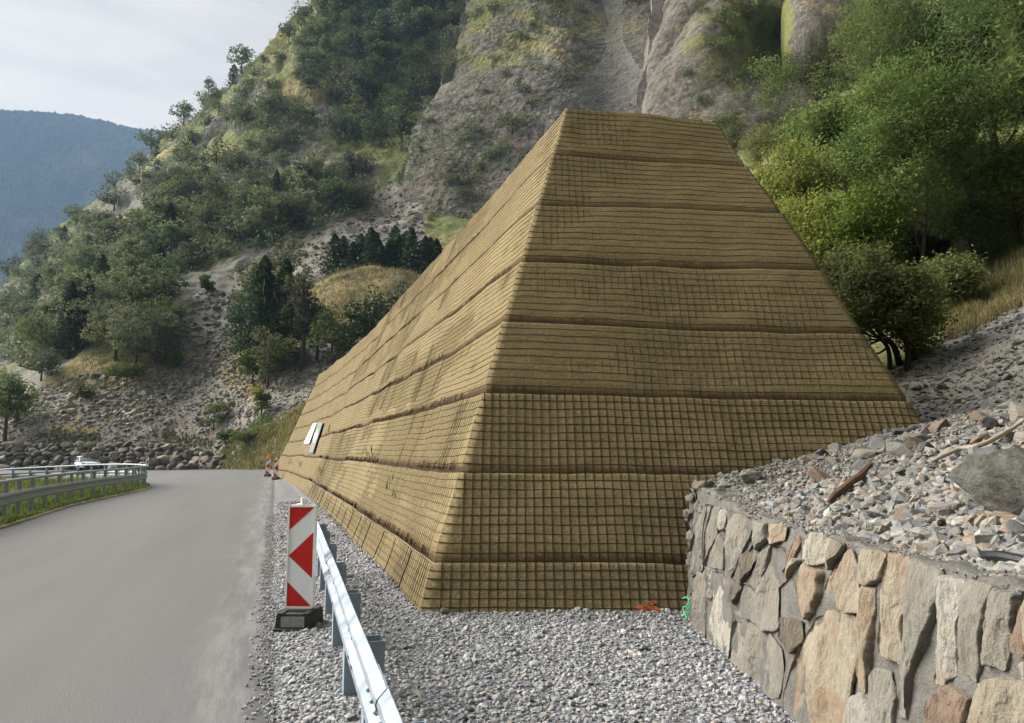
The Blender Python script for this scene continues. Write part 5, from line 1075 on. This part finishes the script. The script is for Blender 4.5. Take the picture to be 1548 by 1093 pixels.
# far rail round the bend: W-beam below, tube above, down to the ground at its far end
pth = np.array([[-7.6, 4.0], [-9.6, 10.5], [-11.75, 16.5], [-13.2, 20.2], [-14.25, 23.4], [-15.3, 27.2], [-16.05, 30.5], [-16.75, 33], [-17.55, 35.3], [-18.8, 37.6], [-20.6, 39.7], [-23, 41.6], [-26, 43.2], [-29, 44.3], [-31.6, 45.0], [-34.2, 45.6]])
pth = cr_interp(pth, 240); pp, dd = along(pth, .33); nn = np.stack([dd[:, 1], -dd[:, 0]], -1); gzv = zg(pp[:, 0], pp[:, 1])
sd = sstep(np.arange(len(pp))[::-1]*.33, 0, 3.2)
fr = empty('bend_guard_rail', (-16, 30, 0), 'long weathered guard rail with a tube on top curving round the grass verge', 'guard rail'); FO = np.array([-16, 30, 0])
V, F = sweep(pp, WP, nn, gzv+.08+.33*sd, .005); mesh_np('rail_beam', V-FO, F, MT['zinc_dull'], fr, False)
tp = np.concatenate([pp-nn*.03, (gzv+.25+.74*sd)[:, None]], 1); v, f = tube_vf(tp, .042, 8); mesh_np('hand_rail', v-FO, f, MT['zinc_dull'], fr, True)
p2, d2 = along(pth, 1.32, .4)
for (c, d_) in zip(p2, d2):
    n_ = np.array([d_[1], -d_[0]]); z0 = float(zg(c[0], c[1])); j = np.argmin(np.linalg.norm(pp-c, axis=1)); hh = .25+.74*sd[j]
    m = MB(); m.prism([(0, -.05), (0, .05), (-.08, .05), (-.08, .03), (-.012, .03), (-.012, -.03), (-.08, -.03), (-.08, -.05)], lambda a, b, q: np.array([*(c+n_*(a+.004)+d_*b), q])-FO, z0-.2, z0+hh-.01); m.build('post', MT['zinc_post'], fr)

# ------------------------------------------------------------------ warning beacons
def make_beacon(p, label, rz=0.0, s=1.0, lamp=False, group=None):
    e = empty('warning_beacon', p, label, 'beacon', group, rz); e.scale = (s, s, s)
    def rr(w, h, r, x0=0, z0=0, n=5):
        return [(x0+sx*(w-r)+r*math.cos(a), z0+sz*(h-r)+r*math.sin(a)) for sx, sz, a0 in ((1, 1, 0), (-1, 1, 90), (-1, -1, 180), (1, -1, 270)) for a in [math.radians(a0+90*i/n) for i in range(n+1)]]
    fr_ = MB(); zc = .685; W2, H2 = .143, .505
    fr_.prism(rr(W2, H2, .028, 0, zc), lambda a, b, d: (a, d, b), -.022, .022); fr_.build('frame', MT['white_plastic'], e)
    rim = MB(); o_ = rr(W2, H2, .028, 0, zc); i_ = rr(W2-.018, H2-.02, .014, 0, zc); n = len(o_)
    rim.add([(a, -.032, b) for a, b in o_]+[(a, -.032, b) for a, b in i_]+[(a, -.021, b) for a, b in o_]+[(a, -.0235, b) for a, b in i_], [(k, (k+1) % n, n+(k+1) % n, n+k) for k in range(n)]+[(k, (k+1) % n, 2*n+(k+1) % n, 2*n+k) for k in range(n)]+[(n+k, n+(k+1) % n, 3*n+(k+1) % n, 3*n+k) for k in range(n)])
    rim.build('rim', MT['white_plastic'], e)
    w, h = .123, .483; ax = lambda u: -w+2*w*u; az = lambda v: zc-h+2*h*v
    pn = MB(); pn.prism([(-w, zc-h), (w, zc-h), (w, zc+h), (-w, zc+h)], lambda a, b, d: (a, d, b), -.0245, -.02); panel = pn.build('panel', MT['white'], e)
    for po in ([(0, 1), (1, 1), (0, .768)], [(0, .506), (1, .745), (1, .28)], [(0, .242), (1, 0), (0, 0)]):
        m = MB(); m.prism([(ax(a), az(b)) for a, b in po], lambda a, b, d: (a, d, b), -.027, -.0243); m.build('red_stripe', MT['red'], panel)
    st = MB(); st.tube([(0, 0, zc+H2-.01), (0, 0, zc+H2+.07)], .026, 12); st.box(-.06, .06, -.02, .02, zc+H2-.004, zc+H2+.014, 0, .005); st.build('stub', MT['white_plastic'], e)
    # foot: recycled rubber plate with a grey front and a clamp
    ft = MB(); ft.prism([(-.185, 0), (.185, 0), (.175, .035), (.165, .145), (.15, .16), (-.15, .16), (-.165, .145), (-.175, .035)], lambda a, b, d: (a, d, b), -.19, .22); ft.box(-.19, .19, -.22, -.15, 0, .028, 0, .006); ft.build('foot_plate', MT['rubber'], e)
    m = MB(); m.prism([(-.115, .04), (.115, .04), (.115, .138), (-.115, .138)], lambda a, b, d: (a, d, b), -.197, -.185); m.build('foot_insert', MT['rubber_grey'], e)
    m = MB(); m.box(-.135, .135, -.08, .045, .15, .178, 0, .008); m.box(-.16, -.09, -.2, .06, .155, .172, 0, .006); m.box(.09, .16, -.2, .06, .155, .172, 0, .006); m.build('clamp', MT['rubber'], e)
    m = MB(); m.box(-.09, .09, -.03, .03, .14, .19, 0, .006); m.build('socket', MT['white_plastic'], e)
    if lamp:
        m = MB(); m.box(-.09, .09, -.05, .05, 1.2, 1.36, 0, .03); b = m.build('lamp_body', MT['amber'], e); m = MB(); m.tube([(0, -.075, 1.44), (0, .075, 1.44)], .095, 16); m.build('lens', MT['amber'], b)
    return e
g0 = G(452, 949)
make_beacon((g0[0], g0[1], .01), 'large red and white warning beacon with left-pointing arrow, beside the near guard rail', -.05)
for px, by, ty, label, lamp in ((417, 725.5, 694, 'red and white beacon at the road edge by the far end of the embankment', False), (404.5, 720.5, 690.5, 'red and white beacon carrying a yellow lamp beside the far end of the embankment', True),
                       (302.5, 708, 688.5, 'faded pink beacon before the grassy end of the boulder wall', False), (222, 709, 690, 'faded pink beacon beside the bend of the weathered rail', False)):
    t = 1.20*FPX/(by-ty) if not lamp else 1.5*FPX/(by-688); q = P(px, by, t); z = float(zg(q[0], q[1])); gg = G(px, by) if px > 350 else P(px, by, 73)
    make_beacon((gg[0], gg[1], gg[2] if px < 350 else .01), label, .05, 1.0, lamp)

# ------------------------------------------------------------------ white car on the far road
def make_car(p, rz):
    e = empty('car', p, 'white hatchback driving towards the bend behind the weathered rail', 'car', None, rz)
    # section outlines along the car (x = length, front at -x), half widths by height
    st = [(-2.12, .30, .56, .60), (-2.05, .24, .66, .80), (-1.8, .2, .76, .87), (-1.3, .18, .86, .9), (-.75, .18, .93, .9), (0, .17, .95, .91), (.8, .17, .97, .91), (1.5, .18, 1.0, .9), (1.95, .24, 1.0, .86), (2.1, .34, .9, .74)]
    V, n = [], 12
    for x, zb, ztp, w in st:
        for k in range(n):
            a = 2*math.pi*k/n+math.pi/n; c, s_ = math.cos(a), math.sin(a); sy = math.copysign(abs(c)**.45, c)*w; sz = math.copysign(abs(s_)**.5, s_); zc = (zb+ztp)/2; V.append((x, sy*(1-.06*max(0, s_)), zc+sz*(ztp-zb)/2))
    F = [(i*n+j, i*n+(j+1) % n, i*n+n+(j+1) % n, i*n+n+j) for i in range(len(st)-1) for j in range(n)]+[tuple(range(n)), tuple(range((len(st)-1)*n, len(st)*n))]
    mesh_np('body', np.array(V), F, MT['car_white'], e, True)
    cab = [(-1.0, .92, .80, .0), (-.25, 1.36, .62, 0), (.2, 1.44, .6, 0), (1.0, 1.42, .6, 0), (1.6, 1.28, .6, 0), (2.0, .98, .74, 0)]
    V = []; 
    for x, z, w, _ in cab: V += [(x, -w-.0, z), (x, -.0, z+.03), (x, w, z)]
    lo = [(-1.0, .90, .80), (-.25, .92, .84), (.2, .93, .85), (1.0, .94, .85), (1.6, .95, .82), (2.0, .95, .76)]
    b = len(V); V += [q for x, z, w in lo for q in ((x, -w, z), (x, w, z))]; F = []
    for i in range(5): F += [(3*i, 3*i+1, 3*i+4, 3*i+3), (3*i+1, 3*i+2, 3*i+5, 3*i+4), (3*i, 3*i+3, b+2*i+2, b+2*i), (3*i+2, b+2*i+1, b+2*i+3, 3*i+5)]
    roof = mesh_np('cabin', np.array(V), F, MT['car_white'], e, False)
    def pane(name, q, off): 
        q = np.array(q, float); nrm = np.cross(q[1]-q[0], q[2]-q[0]); nrm /= np.linalg.norm(nrm); nrm = nrm*off
        mesh_np(name, np.concatenate([q+nrm, q-nrm*.5]), [(0, 1, 2, 3), (7, 6, 5, 4), (0, 4, 5, 1), (1, 5, 6, 2), (2, 6, 7, 3), (3, 7, 4, 0)], MT['glass'], e)
    pane('windscreen', [(-.97, -.74, .96), (-.97, .74, .96), (-.28, .58, 1.36), (-.28, -.58, 1.36)], .035)
    pane('rear_window', [(1.95, -.66, 1.02), (1.95, .66, 1.02), (1.63, .55, 1.27), (1.63, -.55, 1.27)], .03)
    for s_ in (-1, 1):
        pane('side_window', [(-.72, s_*.82, .99), (.28, s_*.835, .98), (.28, s_*.63, 1.36), (-.22, s_*.65, 1.3)], .02); pane('side_window', [(.36, s_*.835, .98), (1.45, s_*.82, 1.0), (1.3, s_*.63, 1.3), (.36, s_*.63, 1.36)], .02)
        m = MB(); m.prism([(-2.06, .62), (-1.72, .72), (-1.6, .82), (-1.98, .74)], lambda a, b_, d: (a, s_*d, b_), .52, .885); m.build('headlight', MT['lamp_glass'], e)
        m = MB(); m.box(-.78, -.6, min(s_*.88, s_*1.03), max(s_*.88, s_*1.03), .94, 1.07, 0, .03); m.build('wing_mirror', MT['car_white'], e)
        for x in (-1.32, 1.3):
            w = MB(); w.tube([(x, s_*.70, .31), (x, s_*.905, .31)], .315, 20); wo = w.build('wheel', MT['tyre'], e); w = MB(); w.tube([(x, s_*.88, .31), (x, s_*.915, .31)], .2, 14); w.build('rim', MT['alloy'], wo)
    m = MB(); m.box(-2.15, -2.0, -.42, .42, .58, .69, 0, .015); m.build('grille', MT['black'], e)
    m = MB(); m.box(-2.15, -1.98, -.6, .6, .3, .42, 0, .02); m.build('air_intake', MT['black'], e)
    m = MB(); m.box(-2.17, -2.1, -.26, .26, .45, .55, 0, .005); m.build('number_plate', MT['board_white'], e)
    return e
cp = P(128, 711, 76); make_car((cp[0], cp[1], float(zg(cp[0], cp[1]))+.005), 2.36)
# the far road dips: its surface is carried on the ground under the car
# ------------------------------------------------------------------ boards lying on the matting
def face_hit(px, py):
    r_ = ray(px, py); tt = np.linspace(5, 70, 9000); pp_ = np.array([0, 0, EYE])+tt[:, None]*r_; b_ = lbase(np.clip((pp_[:, 1]-7.9)/.946, 0, SEND)); d_ = ((pp_[:, :2]-b_)@NL)+.39*pp_[:, 2]
    return pp_[int(np.argmax(d_ < 0))]
def board(name, px4, mat, label):
    q = np.array([face_hit(*p) for p in px4]); c = q.mean(0); e = empty(name, c, label, 'sign')
    def plate(u0, u1, v0, v1, off, th, nm, mt):
        f = lambda u, v: (q[0]*(1-u)+q[1]*u)*(1-v)+(q[3]*(1-u)+q[2]*u)*v
        k = np.array([f(u0, v0), f(u1, v0), f(u1, v1), f(u0, v1)])+DLn*off-c; V = np.concatenate([k, k+DLn*th])
        return mesh_np(nm, V, [(3, 2, 1, 0), (4, 5, 6, 7), (0, 1, 5, 4), (1, 2, 6, 5), (2, 3, 7, 6), (3, 0, 4, 7)], MT[mt], e)
    return plate
pl = board('info_board', [(476, 640.5), (481, 640.3), (469.5, 671.2), (461.3, 671.2)], None, 'plain white board with faint blue lettering lying on the matting')
pl(0, 1, 0, 1, .06, .03, 'panel', 'board_white')
rs = np.random.RandomState(3)
for i in range(7): u = .25+.4*rs.rand(); v = .42+.045*i; pl(u, u+.12+.15*rs.rand(), v, v+.02, .091, .003, 'print_mark', 'board_blue')
pl = board('poster_board', [(482.8, 640), (490.6, 639.7), (475.5, 686), (469.5, 684)], None, 'grey-green poster board with a white field lying on the matting')
pl(0, 1, 0, .72, .06, .03, 'panel', 'board_green'); pl(0, 1, .722, 1, .06, .028, 'lower_panel', 'board_grey'); pl(.05, .8, .37, .58, .091, .003, 'white_field', 'board_white'); pl(.3, .6, .25, .36, .091, .003, 'orange_mark', 'board_orange'); pl(.3, .7, .6, .69, .091, .003, 'orange_mark', 'board_orange')
# ------------------------------------------------------------------ the wall of boulders at the foot of the fan
rs = np.random.RandomState(44)
pb = []
for i in range(8):
    v, f = rock_shape(rs, 3, rs.randint(8, 13), (1, rs.uniform(.7, .95), rs.uniform(.5, .8)), .05, .6); o = mesh_np('boulder', v, f, MT['far_boulder'], None, False); pb.append(o.data); bpy.data.objects.remove(o)
nbw = 0
for row in range(7):
    px = -30.0+rs.rand()*8
    while px < 345:
        s = rs.uniform(.32, .62)*np.interp(row, [0, 6], [1.15, .85]); hgt = np.interp(px, [-40, 0, 250, 290, 330, 350], [3.0, 3.0, 2.8, 2.3, 1.5, .9])
        zc = .2+row*.47
        if zc < hgt and nbw < 296:
            t = np.interp(px, [-40, 310, 350], [76.6, 75.2, 72])+zc*.55; q = P(px, 690, t); o = bpy.data.objects.new('wall_boulder', pb[rs.randint(8)]); C.objects.link(o); zgd = float(zg(q[0], q[1]))
            o.location = (float(q[0]), float(q[1])+rs.randn()*.12, zgd+zc+rs.randn()*.06); o.scale = (s*1.25, s, s*.95); o.rotation_euler = (rs.randn()*.3, rs.randn()*.3, rs.rand()*6.3); nbw += 1
            tag(o, 'grey boulder stacked in the rough wall along the far road', 'boulder', 'boulders stacked along the far road')
        px += s*1.75*FPX/76*rs.uniform(.85, 1.15)
